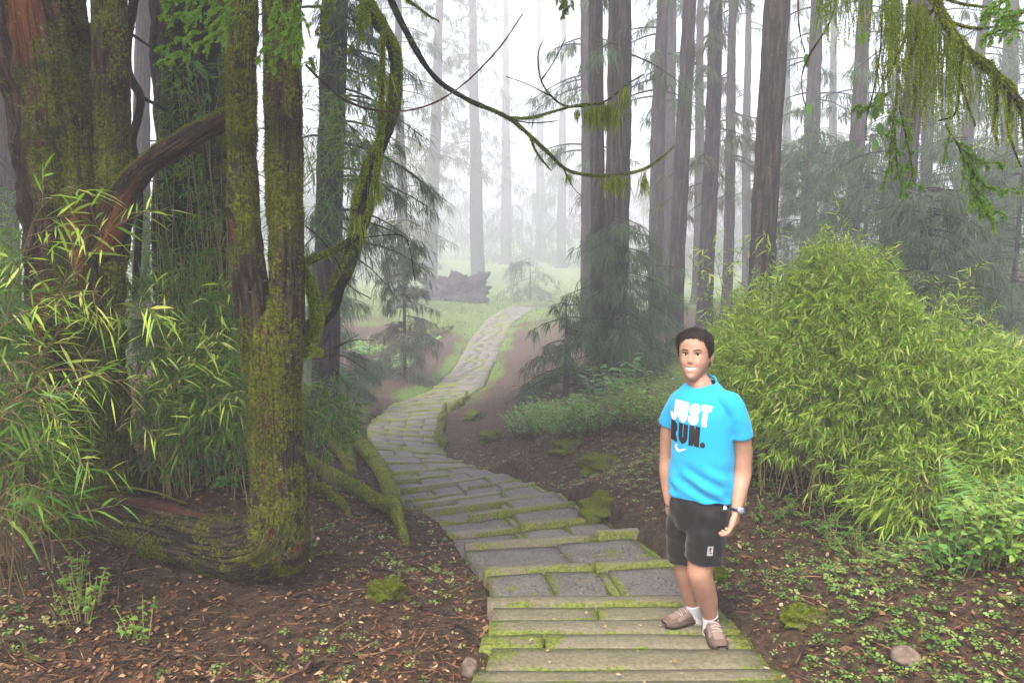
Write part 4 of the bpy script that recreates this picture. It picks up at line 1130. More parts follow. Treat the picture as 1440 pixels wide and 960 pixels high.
# ------------------------------------------------------------------ herbs, ferns, bushes
def herb(label, spots, mat, leaf, wl, n_st, h, seed, name='leafy_plant', group=None, spread=.3, nl=10, droop=.35):
    """spots: list of world xy; stems with ovate leaves"""
    r = np.random.default_rng(seed)
    s0 = np.mean(spots, 0)
    root = thing(name, label, 'plant', (s0[0], s0[1], float(ground_z(s0[0], s0[1])[0])), group)
    fol, st = Mesh(), Mesh()
    for x, y in spots:
        g = float(ground_z(x, y)[0])
        for k in range(n_st):
            a = r.uniform(0, TAU); hh = h * r.uniform(.5, 1.15); q = spread * r.random() ** .6
            b0 = np.array([x + .4 * q * math.cos(a), y + .4 * q * math.sin(a), g - .02])
            tp = np.array([x + q * math.cos(a), y + q * math.sin(a), g + hh])
            md = b0 * .4 + tp * .6 + [0, 0, .06 * hh]
            V, F, bk, _ = tube(np.array([b0, md, tp]), [.004, .003, .001], 7, 4); st.add(V, F)
            S = spline(np.array([b0, md, tp]), 30)[0]
            t = r.uniform(.3, 1, nl); i = (t * 29).astype(int)
            aa = r.uniform(0, TAU, nl)
            d = np.stack([np.cos(aa), np.sin(aa), r.uniform(0, .6, nl)], 1)
            L = leaf * r.uniform(.6, 1.2, nl)
            V, F, rd = leaf_geo(S[i], d, np.array([0, 0, 1.0]) + r.normal(0, .3, (nl, 3)), L, L * wl, droop, BROAD); fol.add(V, F, rnd=rd)
    fol.mk('foliage', M[mat], root, kind='stuff', smooth=False)
    st.mk('stems', M['culm'], root, kind='stuff')
    return root
xy = lambda u, v: gp(u, v)[:2]
herb('bright leafy herbs at the right edge below the bamboo', [xy(1425, 790), xy(1390, 795), xy(1436, 760), xy(1365, 790), xy(1405, 770)], 'broad_yellow', .062, .5, 18, .30, 1, spread=.28, nl=12)
herb('small light leafed herb at the foot of the thicket', [xy(1325, 800), xy(1345, 805)], 'broad', .055, .5, 12, .2, 2, spread=.2)
herb('large pale leaved shrub rising behind the fern patch', [xy(870, 575), xy(850, 585), xy(895, 570)], 'broad', .16, .34, 10, .75, 3, spread=.35, nl=11, droop=.2)
herb('yellow green undergrowth left of the mans arm', [xy(900, 590), xy(925, 580), xy(880, 600), xy(915, 600)], 'broad_yellow', .07, .45, 26, .5, 4, spread=.45, nl=12)
herb('leafy herbs on the bank above the mossy roots', [xy(450, 610), xy(475, 600), xy(440, 630), xy(420, 600)], 'broad', .07, .45, 12, .28, 5, spread=.25, nl=9)
herb('dark herbs among the bamboo left of the twin stems', [xy(290, 680), xy(320, 690), xy(250, 690), xy(340, 680)], 'broad', .075, .5, 9, .25, 6, spread=.22, nl=8)
herb('fresh green herb seedlings below the fallen log', [xy(115, 880), xy(125, 850), xy(105, 830), xy(200, 900)], 'broad_yellow', .045, .4, 8, .2, 7, spread=.13, nl=9)
herb('dark herbs under the bamboo behind the man', [xy(1080, 730), xy(1120, 740), xy(1170, 760), xy(1100, 700), xy(1150, 720), xy(1210, 780)], 'broad', .05, .5, 7, .14, 8, spread=.25, nl=7)
herb('bushy green growth on the left of the misty path', [xy(560, 520), xy(520, 500), xy(590, 490), xy(600, 470)], 'fern', .18, .4, 30, .5, 9, spread=.9, nl=12)
def fern(label, spots, h, n_fr, seed, mat='fern'):
    r = np.random.default_rng(seed)
    s0 = np.mean(spots, 0)
    root = thing('fern', label, 'fern', (s0[0], s0[1], float(ground_z(s0[0], s0[1])[0])))
    fol = Mesh()
    for x, y in spots:
        g = float(ground_z(x, y)[0])
        for k in range(n_fr):
            a = r.uniform(0, TAU); L = h * r.uniform(.6, 1.2)
            o = np.array([math.cos(a), math.sin(a), 0]); up = r.uniform(.7, 1.6)
            t = np.linspace(.12, 1, 24)
            C = np.array([x, y, g]) + o * (L * t * .8)[:, None] + np.array([0, 0, 1]) * (L * (up * t - .65 * t ** 2))[:, None]
            sd = np.array([-o[1], o[0], 0])
            for sgn in (-1, 1):
                ll = .34 * L * np.sin(np.clip(t * 1.05, 0, 1) * math.pi * .93 + .12) + .01
                V, F, rd = leaf_geo(C, sd * sgn + o * .35 + r.normal(0, .08, (24, 3)), np.tile([0, 0, 1.0], (24, 1)), ll, .02 * h / .4, .2, STRAND, rnd=np.full(24, r.random())); fol.add(V, F, rnd=rd)
    fol.mk('fronds', M[mat], root, kind='stuff', smooth=False)
herb('soft pale green feathery patch on the bank right of the path', [xy(u, v) for u, v in [(735, 614), (760, 612), (790, 614), (815, 610), (775, 606), (745, 606), (805, 602), (830, 606), (760, 600), (790, 598)]], 'fern', .06, .42, 42, .42, 21, spread=.42, nl=15)
fern('single small fern at the edge of the right thicket', [xy(1395, 745)], .4, 9, 2)

# ------------------------------------------------------------------ rocks, sticks, leaf litter
def rock(label, u, v, w, h, mossy, seed, name=None, tufts=1500):
    g = gp(u, v); s = g[1] / FPX
    a, hh = w * s / 2, h * s
    root = thing(name or ('mossy_rock' if mossy else 'stone'), label, 'rock', g, 'stones beside the path')
    V, F = blob(g + [0, 0, hh * (.12 if mossy else .25)], (a * (1.15 if mossy else 1), a * .9, hh * .8), 4 if w > 20 else 3, .55 if mossy else .25, 1.9 if mossy else 1.4, seed, -.75)
    o = mk('rock_body', V, F, M['moss_rock' if mossy else 'stone'], root, smooth=True)
    if mossy and tufts:
        up = np.clip((V[:, 2] - g[2]) / hh + .3, 0, 1)
        moss_tufts(V, F, None, up, tufts, o, (.008, .024), 'moss', .42)
rock('moss capped rock on the bank close to the right path edge', 850, 722, 58, 30, True, 1, tufts=3500)
rock('flat mossy rock half buried above the moss capped rock', 846, 656, 50, 20, True, 2, tufts=2500)
rock('small mossy rock below the fern patch', 795, 632, 34, 14, True, 3)
rock('mossy rock just behind the mans calves', 1010, 818, 26, 20, True, 4)
rock('mossy lump standing in the litter on the left slope', 546, 838, 50, 24, True, 5, tufts=3500)
rock('bare reddish stone at the left path edge near the bottom', 660, 948, 28, 24, False, 6)
rock('small tan stone touching the left path edge', 692, 872, 16, 14, False, 7)
rock('round brown stone in the herbs at bottom right', 1272, 930, 44, 20, False, 8)
rock('white grey pebble beside the root of the twin stems', 434, 756, 18, 12, False, 9)
rock('mossy hump on the right bank beside the planks', 1130, 872, 60, 18, True, 10, tufts=2500)
rock('mossy boulder left of the misty path', 590, 470, 46, 20, True, 11, tufts=0)
rock('second mossy boulder nearer the path in the mist', 618, 466, 36, 15, True, 12, tufts=0)
rock('mossy rock at the right path edge in front of the fern patch', 690, 618, 30, 12, True, 13, tufts=800)
rock('mossy rock on the right verge of the bend', 668, 590, 26, 12, True, 14, tufts=600)
# upright edging stones on the right of the bend
rg = np.random.default_rng(77)
for k, t in enumerate(np.linspace(0, 1, 9)):
    y = 14.2 + t * 5.6
    i = int(np.argmin(np.abs(Cc[:, 1] - y)))
    p = RR[i] + norm(RR[i] - LL[i]) * .06
    V, F = blob([p[0], p[1], p[2] + .06], (.06 + .05 * rg.random(), .16 + .1 * rg.random(), .13 + .10 * rg.random()), 3, .45, 1.5, 80 + k, -.8)
    mk('edging_stone', V, F, M['moss_rock'], path)

def stick(label, a, b_, r, mat='twig_solid', bend=.03, seed=0, moss=0.0):
    A, B = gp(*a), gp(*b_)
    A = A + [0, 0, .02]; B = B + [0, 0, .025]
    m1 = A * .65 + B * .35 + [0, bend, .02]; m2 = A * .3 + B * .7 + [0, -bend, .02]
    root = thing('fallen_stick', label, 'stick', (A + B) / 2 - [0, 0, .03], 'sticks lying in the litter')
    rad = np.array([1, 1, .8, .5]) * r * A[1] / FPX
    trunk('stick_wood', root, np.array([A, m1, m2, B]), rad, 26, 7, .0015, lambda V, N, b: moss + 0 * b[:, 0], mat, seed, 3)
stick('tan stick lying on the slope below the twin stems', (412, 844), (466, 849), 2.6, seed=1)
stick('short orange brown chip at the bottom left', (428, 950), (456, 940), 3, seed=2)
stick('long thin twig crossing the left slope', (330, 905), (420, 945), 1.8, seed=3)
stick('twig slanting down toward the path edge', (575, 795), (640, 835), 1.6, seed=4)
stick('thin twig near the mossy lump', (470, 790), (560, 812), 1.6, seed=5)
stick('mossy stick in the bottom left corner', (10, 905), (62, 938), 4, seed=6, moss=.5)
stick('dark stick under the fallen log', (215, 945), (262, 930), 3.4, seed=7)
stick('reddish stick beside the planks on the right', (1118, 940), (1160, 905), 2.4, seed=8)
stick('thin stick on the right bank near the edge', (1385, 905), (1436, 893), 2.0, seed=9)
stick('pale stick on the bank above the moss capped rock', (900, 655), (925, 668), 2.0, seed=10)
stick('dark twig lying in shade under the bamboo', (1150, 755), (1185, 748), 2.0, seed=11)
stick('twig lying across the path edge left of the planks', (625, 880), (672, 902), 1.5, seed=12)
# bowed dead stems left of the log
ds = thing('dead_stem', 'thin dead stem bowing from the log to the ground', 'stem', gp(165, 850))
twig(ds, [(165, 845, 4.35), (172, 800, 4.45), (195, 760, 4.55), (225, 737, 4.6)], 3, 1.5, 'twig_solid', 0, 0, 'stem', 24)
ds = thing('plant_stem', 'slim green stem arching over the fallen log', 'stem', gp(95, 720))
twig(ds, [(70, 715, 4.5), (105, 697, 4.5), (150, 684, 4.5), (210, 690, 4.5), (262, 708, 4.5)], 2.2, 1.2, 'twig_solid', .7, 0, 'stem', 24)
ds = thing('dead_stem', 'leaning pair of dead stems at the lower left edge', 'stem', gp(40, 860))
twig(ds, [(80, 870, 3.9), (40, 800, 3.95), (5, 745, 4.0)], 3, 2, 'twig_solid', 0, 0, 'stem', 20)
twig(ds, [(95, 850, 3.95), (60, 790, 4.0), (20, 735, 4.05)], 2.4, 1.6, 'twig_solid', 0, 0, 'stem', 20)
# bare twiggy thing in front of the dark trunk by the path
bt = thing('bare_shrub', 'bare grey twigs spreading right of the twin stems', 'shrub', P(455, 540, 6.5))
for a, b_, c in [((440, 505), (480, 500), (515, 520)), ((438, 500), (470, 488), (505, 470)), ((445, 510), (470, 520), (490, 545)), ((440, 498), (460, 475), (470, 450)), ((450, 505), (490, 480), (525, 478))]:
    twig(bt, [(*a, 6.4), (*b_, 6.4), (*c, 6.4)], 1.0, .4, 'twig_solid', 0, 0, 'twig', 14)

def scatter(n, x0, x1, y0, y1, dens, clear=0.03, bias=1.6):
    y = y0 + (y1 - y0) * rng.random(n) ** bias
    x = rng.uniform(x0, x1, n) * (.45 + .55 * np.clip(y / 8, 0, 1.2))
    D, hw, zp = path_near(x, y)
    k = (D > hw + clear) & (rng.random(n) < dens(x, y, D - hw))
    x, y = x[k], y[k]
    return np.stack([x, y, ground_z(x, y)], 1)
n3 = lambda x, y, s, sd: fbm(np.stack([x, y, 0 * x], 1), s, 3, sd)
# dead leaves
p = scatter(120000, -6, 6, 2.7, 14, lambda x, y, d: .75 + .3 * n3(x, y, 1.5, 5))
n = len(p)
L = rng.uniform(.012, .042, n) * (1 + .5 * (rng.random(n) < .08)); 
V, F, rd = leaf_geo(p + [0, 0, .008], rand_dir(n, -.25, .35), np.array([0, 0, 1.0]) + rng.normal(0, .35, (n, 3)), L, L * rng.uniform(.3, .75, n), -.1, STRAND, rnd=np.clip(rng.beta(1.1, 1.7, n), 0, 1))
mk('leaf_litter', V, F, M['litter'], origin=(0, 0, 0), attrs={'rnd': rd}, kind='stuff', smooth=False, label='dead brown leaves and chips covering the forest floor', cat='leaf litter')
# small twigs
p = scatter(26000, -6, 6, 2.7, 13, lambda x, y, d: .6 + .2 * (x < 0))
n = len(p)
V, F, rd = leaf_geo(p + [0, 0, .008], rand_dir(n, -.1, .2), rng.normal(0, 1, (n, 3)), rng.uniform(.04, .20, n), rng.uniform(.003, .007, n), .0, STRAND)
mk('twig_litter', V, F, M['twig'], origin=(0, 0, 0), attrs={'rnd': rd}, kind='stuff', smooth=False, label='thin dry reddish twigs strewn across the forest floor', cat='twigs')
# ground herbs
def herb_d(x, y, d):
    q = n3(x, y, 1.1, 31)
    right = np.clip((x - 1.2) / .8, 0, 1) * (.75 + 1.1 * q)
    left = np.clip((-x - 1.2) / .6, 0, 1) * (.10 + .8 * q) * (y < 5.2)
    mid = np.clip((x - .3), 0, 1) * (y > 6.5) * (.5 + q)
    edge = .10 + .3 * q
    return np.clip(np.maximum.reduce([right, left, mid, edge]), 0, 1)
pc = scatter(36000, -6, 6, 2.8, 13, herb_d)
m = 5
k = np.repeat(np.arange(len(pc)), m)
aa = np.tile(np.arange(m) * TAU / m, len(pc)) + np.repeat(rng.uniform(0, TAU, len(pc)), m)
d = np.stack([np.cos(aa), np.sin(aa), rng.uniform(-.1, .7, len(aa))], 1)
hgt = np.repeat(rng.uniform(.005, .05, len(pc)), m)
L = rng.uniform(.012, .032, len(aa))
V, F, rd = leaf_geo(pc[k] + np.stack([d[:, 0] * .008, d[:, 1] * .008, hgt], 1), d, np.array([0, 0, 1.0]) + rng.normal(0, .3, (len(aa), 3)), L, L * .62, .2, ((.3, 1.0), (.68, .72)), rnd=np.repeat(rng.random(len(pc)), m))
mk('ground_herbs', V, F, M['clover'], origin=(0, 0, 0), attrs={'rnd': rd}, kind='stuff', smooth=False, label='small green herbs and seedlings carpeting the banks', cat='ground cover')
# moss along the path edges and joints
k = rng.integers(0, NPL, 60000)
yk = Cc[k, 1]
keep = (yk > 2.6) & (yk < 16) & (rng.random(len(k)) < np.clip(5 / yk, 0, 1) ** 1.5)
k = k[keep]
side = rng.random(len(k)) < .5
off = np.abs(rng.normal(0, .05, len(k)))
dirv = norm(RR[k] - LL[k])
p = np.where(side[:, None], LL[k] + dirv * off[:, None], RR[k] - dirv * off[:, None]) + np.stack([rng.normal(0, .03, len(k)), rng.normal(0, .03, len(k)), np.full(len(k), -.004)], 1)
p[:, 2] -= np.clip(.02 - off, 0, .05)
q = n3(p[:, 0], p[:, 1], 2.5, 55) > -.12
p = p[q]; n = len(p)
V, F, rd = leaf_geo(p, np.array([0, 0, 1.0]) + rng.normal(0, .6, (n, 3)), rand_dir(n), rng.uniform(.008, .024, n), .005, .2, STRAND)
mk('path_moss', V, F, M['moss_bright'], origin=(0, 0, 0), attrs={'rnd': rd}, kind='stuff', smooth=False, label='bright green moss along the edges of the stone path', cat='moss')
# fallen leaves on the path
n = 420
k = rng.integers(int(np.argmin(np.abs(Cc[:, 1] - 3))), int(np.argmin(np.abs(Cc[:, 1] - 12))), n)
t = rng.random(n)[:, None]
p = LL[k] * (1 - t) + RR[k] * t + [0, 0, .022]
L = rng.uniform(.012, .035, n)
V, F, rd = leaf_geo(p, rand_dir(n, -.05, .15), np.array([0, 0, 1.0]) + rng.normal(0, .2, (n, 3)), L, L * .5, -.05, BROAD, rnd=np.clip(.55 + .4 * rng.random(n), 0, 1))
mk('path_leaves', V, F, M['litter'], origin=(0, 0, 0), attrs={'rnd': rd}, kind='stuff', smooth=False, label='pale fallen leaves scattered on the stone path', cat='leaf litter')
# meadow grass in the mist and on the far banks
n = 45000
y = 13 + 55 * rng.random(n) ** 1.3; x = rng.uniform(-1, 1, n) * (4 + y * .45)
D, hw, zp = path_near(x, y)
g = grassy(x, y, D, hw)
kk = (D > hw + .05) & (rng.random(n) < np.clip(g * 1.6 - .35, 0, 1))
x, y = x[kk], y[kk]; n = len(x)
sc_ = np.clip(y / 25, .5, 1.6)
V, F, rd = leaf_geo(np.stack([x, y, ground_z(x, y)], 1), np.array([0, 0, 1.0]) + rng.normal(0, .5, (n, 3)), rand_dir(n), rng.uniform(.1, .3, n) * sc_, .02 * sc_, .3, STRAND)
mk('meadow_grass', V, F, M['grass'], origin=(0, 0, 0), attrs={'rnd': rd}, kind='stuff', smooth=False, label='pale green grass on the open ground in the mist', cat='grass')

# ------------------------------------------------------------------ the man
Y0 = 4.34
def PP(u, v, dY=0.0):
    return P(u, v, Y0 + dY)
PHI = math.radians(36)
EX = np.array([math.cos(PHI), -math.sin(PHI), 0]); FR = np.array([-math.sin(PHI), -math.cos(PHI), 0]); UPV = np.array([0, 0, 1.0])
def loft(cs, A, B, n=60, seg=56, ex=EX, fr=FR, p=2.3, back=None):
    C, s, A, B = spline(np.array(cs), n, A, B)
    th = np.linspace(0, TAU, seg, endpoint=False)
    c, sn = np.cos(th), np.sin(th)
    cx = np.sign(c) * np.abs(c) ** (2 / p); sy = np.sign(sn) * np.abs(sn) ** (2 / p)
    V = C[:, None] + ex * (A[:, None] * cx)[..., None] + fr * (B[:, None] * sy)[..., None]
    V = V.reshape(-1, 3)
    i = np.arange(n - 1)[:, None] * seg; j = np.arange(seg)[None]
    a = (i + j).ravel(); b_ = (i + (j + 1) % seg).ravel()
    F = np.concatenate([np.stack([a, b_, b_ + seg], 1), np.stack([a, b_ + seg, a + seg], 1)])
    m = len(V)
    V = np.vstack([V, C[0], C[-1]])
    jj = np.arange(seg); kk = (jj + 1) % seg
    return V, np.vstack([F, np.stack([kk, jj, np.full(seg, m)], 1), np.stack([jj + (n - 1) * seg, kk + (n - 1) * seg, np.full(seg, m + 1)], 1)])
def ball(c, r, ax=None):
    bm_ = bmesh.new(); bmesh.ops.create_uvsphere(bm_, u_segments=24, v_segments=16, radius=1.0)
    bmesh.ops.triangulate(bm_, faces=bm_.faces[:])
    V = np.array([v.co[:] for v in bm_.verts]); F = np.array([[v.index for v in f.verts] for f in bm_.faces]); bm_.free()
    V = V * np.array(r)
    if ax is not None:
        V = V @ np.array(ax)
    return V + c, F
def remesh(parts, voxel, smooth=4):
    mb = Mesh()
    for V, F in parts:
        mb.add(V, F)
    V, F, _ = mb.get()
    o = bpy.data.objects.new('tmp', mesh_np('tmp', V, F)); COL.objects.link(o)
    md = o.modifiers.new('r', 'REMESH'); md.mode = 'VOXEL'; md.voxel_size = voxel
    sm = o.modifiers.new('s', 'SMOOTH'); sm.iterations = smooth; sm.factor = .5
    tr = o.modifiers.new('t', 'TRIANGULATE')
    dg = bpy.context.evaluated_depsgraph_get()
    me = bpy.data.meshes.new_from_object(o.evaluated_get(dg))
    V = np.zeros(len(me.vertices) * 3, np.float32); me.vertices.foreach_get('co', V)
    F = np.zeros(len(me.loops), np.int32); me.loops.foreach_get('vertex_index', F)
    N = np.zeros(len(me.vertices) * 3, np.float32); me.vertices.foreach_get('normal', N)
    bpy.data.objects.remove(o); bpy.data.meshes.remove(me)
    return V.reshape(-1, 3).astype(float), F.reshape(-1, 3), N.reshape(-1, 3).astype(float)
def tb(C, R, n=40, seg=24):
    V, F, _, _ = tube(np.array(C), R, n, seg); return V, F
PX = .00378

# --- head
hax = math.radians(26)
HF = np.array([-math.sin(hax), -math.cos(hax), .10]); HF = HF / np.linalg.norm(HF)
HX = np.cross(UPV, -HF); HX = HX / np.linalg.norm(HX)          # viewer's right
HZ = np.cross(HX, -HF) * -1
HZ = np.cross(-HF, HX) if np.dot(np.cross(-HF, HX), UPV) > 0 else np.cross(HX, -HF)
roll = math.radians(-2.5)
HX, HZ = HX * math.cos(roll) + HZ * math.sin(roll), HZ * math.cos(roll) - HX * math.sin(roll)
CH = PP(971.5, 533, -.03) - HF * .085                             # head axis foot, level with the chin
SCL = 1.03
ZS = .95
tabz = np.array([-.012, 0, .018, .038, .06, .085, .11, .13, .15, .18, .205, .228, .243, .252])
tabw = np.array([.022, .031, .045, .0560, .0645, .0715, .0755, .0775, .0785, .079, .0730, .058, .037, .006])
tabf = np.array([.070, .090, .0955, .094, .0925, .091, .089, .087, .089, .086, .075, .056, .034, .004])
tabb = np.array([.01, .028, .042, .055, .068, .080, .090, .096, .100, .102, .098, .082, .055, .006])
nz, ns = 110, 144
zz = np.interp(np.linspace(0, 1, nz), np.linspace(0, 1, len(tabz)), tabz)
from_t = lambda tab: np.interp(zz, tabz, tab)
th = np.linspace(0, TAU, ns, endpoint=False)
sx, cy_ = np.sin(th), np.cos(th)
pw = 2 / 2.25
X = from_t(tabw)[:, None] * (np.sign(sx) * np.abs(sx) ** pw)[None]
Yh_ = np.where(cy_ > 0, from_t(tabf)[:, None] * (np.abs(cy_) ** pw)[None], -from_t(tabb)[:, None] * (np.abs(cy_) ** pw)[None])
Z = np.repeat(zz[:, None], ns, 1)
fm = np.clip(Yh_ / .05, 0, 1)
G = lambda x0, z0, a, b_: np.exp(-((X - x0) / a) ** 2 - ((Z - z0) / b_) ** 2)
nose_h = np.interp(zz, [.074, .086, .096, .112, .135, .150], [0, .013, .022, .014, .006, 0])[:, None]
nose_w = np.interp(zz, [.08, .095, .135], [.011, .0105, .008])[:, None]
dY = nose_h * np.exp(-(X / nose_w) ** 2)
for s_ in (-1, 1):
    dY = dY + .006 * G(s_ * .013, .090, .006, .007) - .0085 * G(s_ * .031, .130, .015, .011) + .0035 * G(s_ * .030, .150, .02, .006) + .0065 * G(s_ * .041, .088, .017, .016) - .003 * G(s_ * .030, .064, .006, .010)
dY = dY + .004 * G(0, .068, .024, .005) + .0045 * G(0, .042, .020, .006) - .0020 * G(0, .034, .02, .005) + .007 * G(0, .012, .017, .013)
mouth_z = lambda x: .0545 + .008 * (x / .028) ** 2
dY = dY - .007 * np.exp(-((Z - mouth_z(X)) / .0050) ** 2) * (np.abs(X) < .030)
Yh_ = Yh_ + dY * fm
loc = np.stack([X, Yh_, Z], 2).reshape(-1, 3) * SCL
toW = lambda q: CH + q[:, :1] * HX + q[:, 1:2] * HF + q[:, 2:3] * HZ * ZS
HV = toW(loc)
i = np.arange(nz - 1)[:, None] * ns; j = np.arange(ns)[None]
a = (i + j).ravel(); b_ = (i + (j + 1) % ns).ravel()
HFc = np.concatenate([np.stack([a, b_, b_ + ns], 1), np.stack([a, b_ + ns, a + ns], 1)])
m = len(HV); jj = np.arange(ns); kk = (jj + 1) % ns
HVc = np.vstack([HV, toW(np.array([[0, .03, -.012 * SCL]])), toW(np.array([[0, 0, .2525 * SCL]]))])
HFc = np.vstack([HFc, np.stack([kk, jj, np.full(ns, m)], 1), np.stack([jj + (nz - 1) * ns, kk + (nz - 1) * ns, np.full(ns, m + 1)], 1)])
hl = lambda x, y, z: toW(np.array([[x, y, z]]) * SCL)[0]
R3 = np.stack([HX, HF, HZ])
body_parts = [(HVc, HFc)]
for s_ in (-1, 1):
    body_parts.append(ball(hl(s_ * .0815, -.012, .112), (.007, .017, .031), R3))
    body_parts.append(ball(hl(s_ * .088, -.018, .120), (.004, .013, .024), R3))
# --- neck, torso core, arms, legs
nb_ = PP(988, 566, .03)
body_parts.append(tb([hl(0, -.02, .06), hl(0, -.022, .0), PP(986, 548, .03), nb_], [.058, .060, .066, .085]))
tor = [PP(985, 735, .02), PP(985, 700, .01), PP(988, 650, .01), PP(990, 600, .015), PP(990, 570, .02), PP(989, 552, .03)]
body_parts.append(loft(tor, [.14, .14, .135, .145, .14, .07], [.095, .09, .085, .095, .08, .055]))
RS, RE, RW = PP(1030, 578, -.09), PP(1045, 648, -.07), PP(1036.5, 712, -.155)      # viewer-right arm
LS, LE, LW = PP(952, 574, .14), PP(938, 642, .22), PP(941, 700, .17)
body_parts.append(tb([RS, PP(1041, 605, -.09), PP(1045, 632, -.07), RE, PP(1044, 668, -.075), PP(1040.5, 690, -.12), RW, PP(1035.5, 722, -.162)], [.036, .046, .046, .043, .0455, .037, .029, .028]))
body_parts.append(tb([LS, PP(941, 600, .18), LE, PP(938, 668, .20), LW, PP(943, 708, .165)], [.034, .043, .040, .041, .029, .028]))
# hand seen on the right: palm, four curled fingers, thumb
def hand(W, K, Fdir, spread, curl, thumb, s=1.0):
    """W wrist, K knuckle centre, spread: vector index->little, curl: direction the fingers fold to"""
    out = []
    n_ = norm(np.cross(norm(K - W), spread))
    for t in (-1, -.35, .35, 1):
        out.append(tb([W + spread * t * .012, W * .5 + K * .5 + spread * t * .024, K + spread * t * .031], [.013 * s, .0165 * s, .0135 * s], 16, 14))
    ln = (.066, .076, .070, .056)
    ax = norm(K - W)
    for t, l in zip((-1, -.35, .35, 1), ln):
        b0 = K + spread * t * .031
        p1 = b0 + ax * l * .45 + curl * l * .18
        p2 = p1 + ax * l * .16 + curl * l * .42
        p3 = p2 - ax * l * .20 + curl * l * .22
        out.append(tb([b0 - ax * .012, b0, p1, p2, p3], [.0110 * s, .0108 * s, .0098 * s, .0090 * s, .0078 * s], 26, 12))
    t0 = W * .62 + K * .38 - spread * .026
    out.append(tb([t0, t0 + thumb * .028, t0 + thumb * .05 + ax * .012, t0 + thumb * .058 + ax * .034], [.0135 * s, .0122 * s, .0108 * s, .0085 * s], 24, 12))
    return out
HW_ = PP(1035.5, 720, -.16); HK = PP(1031, 738, -.19)
spread = norm(np.array([.55, .83, .02])); curl = norm(np.array([-.9, -.15, .05])); thumb = norm(np.array([-.35, -.25, -.75]))
body_parts += hand(HW_, HK, None, spread, curl, thumb, 1.05)
body_parts += hand(PP(942, 706, .165), PP(945, 724, .16), None, norm(np.array([-.5, .85, 0])), norm(np.array([.8, .3, 0])), norm(np.array([.3, -.5, -.6])))
# legs
RK, RA = PP(985, 806, -.07), PP(999, 868, .03)
body_parts.append(tb([PP(1000, 722, -.05), PP(992, 765, -.07), PP(985, 796, -.085), PP(985, 810, -.08), PP(990, 828, -.045), PP(995, 845, -.01), RA, PP(1000, 884, .04)], [.09, .085, .068, .064, .062, .055, .038, .036], 70, 30))
LA = PP(977, 856, .16)
body_parts.append(tb([PP(968, 722, .06), PP(965, 765, .08), PP(964, 795, .10), PP(965, 806, .11), PP(969, 822, .135), PP(973, 838, .15), LA, PP(979, 868, .17)], [.09, .082, .064, .060, .060, .052, .037, .035], 70, 30))
BV_, BF_, BN_ = remesh(body_parts, .0047, 2)
# colours of the skin itself: lips, stubble, brows region
lq = (BV_ - CH) @ R3.T / SCL / [1, 1, ZS]
x_, y_, z_ = lq[:, 0], lq[:, 1], lq[:, 2]
face = (y_ > .02) & (np.abs(x_) < .09) & (z_ > -.03) & (z_ < .27)
lip = face * np.clip(1.3 - np.abs(z_ - (.0545 + .008 * (x_ / .028) ** 2)) / .0125, 0, 1) * np.clip((.034 - np.abs(x_)) / .006, 0, 1)
stub = face * np.clip(1 - np.abs(z_ - .035) / .045, 0, 1) * np.clip(1.2 - lip, 0, 1)
flush = face * (np.exp(-((np.abs(x_) - .042) / .018) ** 2 - ((z_ - .088) / .018) ** 2) + .4 * np.exp(-(x_ / .012) ** 2 - ((z_ - .095) / .012) ** 2))
b = NB('skin')
n1 = b.noise(b.obj(), 40, 3, .6); n2 = b.noise(b.obj(), 9, 3, .5)
col = b.mix(b.step(n2, .3, .7), (.35, .185, .125), (.42, .235, .165))
col = b.mix(b.math('MULTIPLY', b.attr('flush'), .35), col, (.58, .20, .15))
col = b.mix(b.math('MULTIPLY', b.attr('stubble'), .38), col, (.22, .13, .095))
col = b.mix(b.math('MULTIPLY', b.attr('hairy'), b.math('MULTIPLY', b.step(b.noise(b.map(b.obj(), (1, 1, .3)), 320, 2, .6), .45, .7), .30)), col, (.16, .085, .05))
col = b.mix(b.math('MULTIPLY', b.attr('lip'), .75), col, (.40, .13, .11))
p_ = b.n('BsdfPrincipled', None, **{'Base Color': col, 'Roughness': .5, 'Specular IOR Level': .35, 'Subsurface Weight': .12, 'Subsurface Scale': .02, 'Subsurface Radius': (1.0, .4, .25)})
b.t.links.new(p_.outputs[0], b.out.inputs[0])
leg = (BV_[:, 2] < .62) * 1.0
foot_c = (RA + LA) / 2
person = mk('person', BV_, BF_, b.m, origin=(foot_c[0], foot_c[1], 0.0), attrs={'lip': lip, 'stubble': stub, 'flush': flush, 'hairy': np.clip(leg + .45 * ((np.abs(BV_[:, 0] - RE[0]) < .08) & (BV_[:, 2] < 1.12)), 0, 1)},
            label='smiling man in bright blue t-shirt and black shorts standing on the path', cat='person')
bvh = BVHTree.FromPolygons([tuple(v) for v in BV_], [tuple(int(q) for q in f) for f in BF_])
def fpt(x, z, off=.001):
    o_ = hl(x, .3, z)
    h = bvh.ray_cast(Vector(o_), Vector(-HF))
    return (np.array(h[0]) if h[0] is not None else hl(x, .09, z)) + HF * off
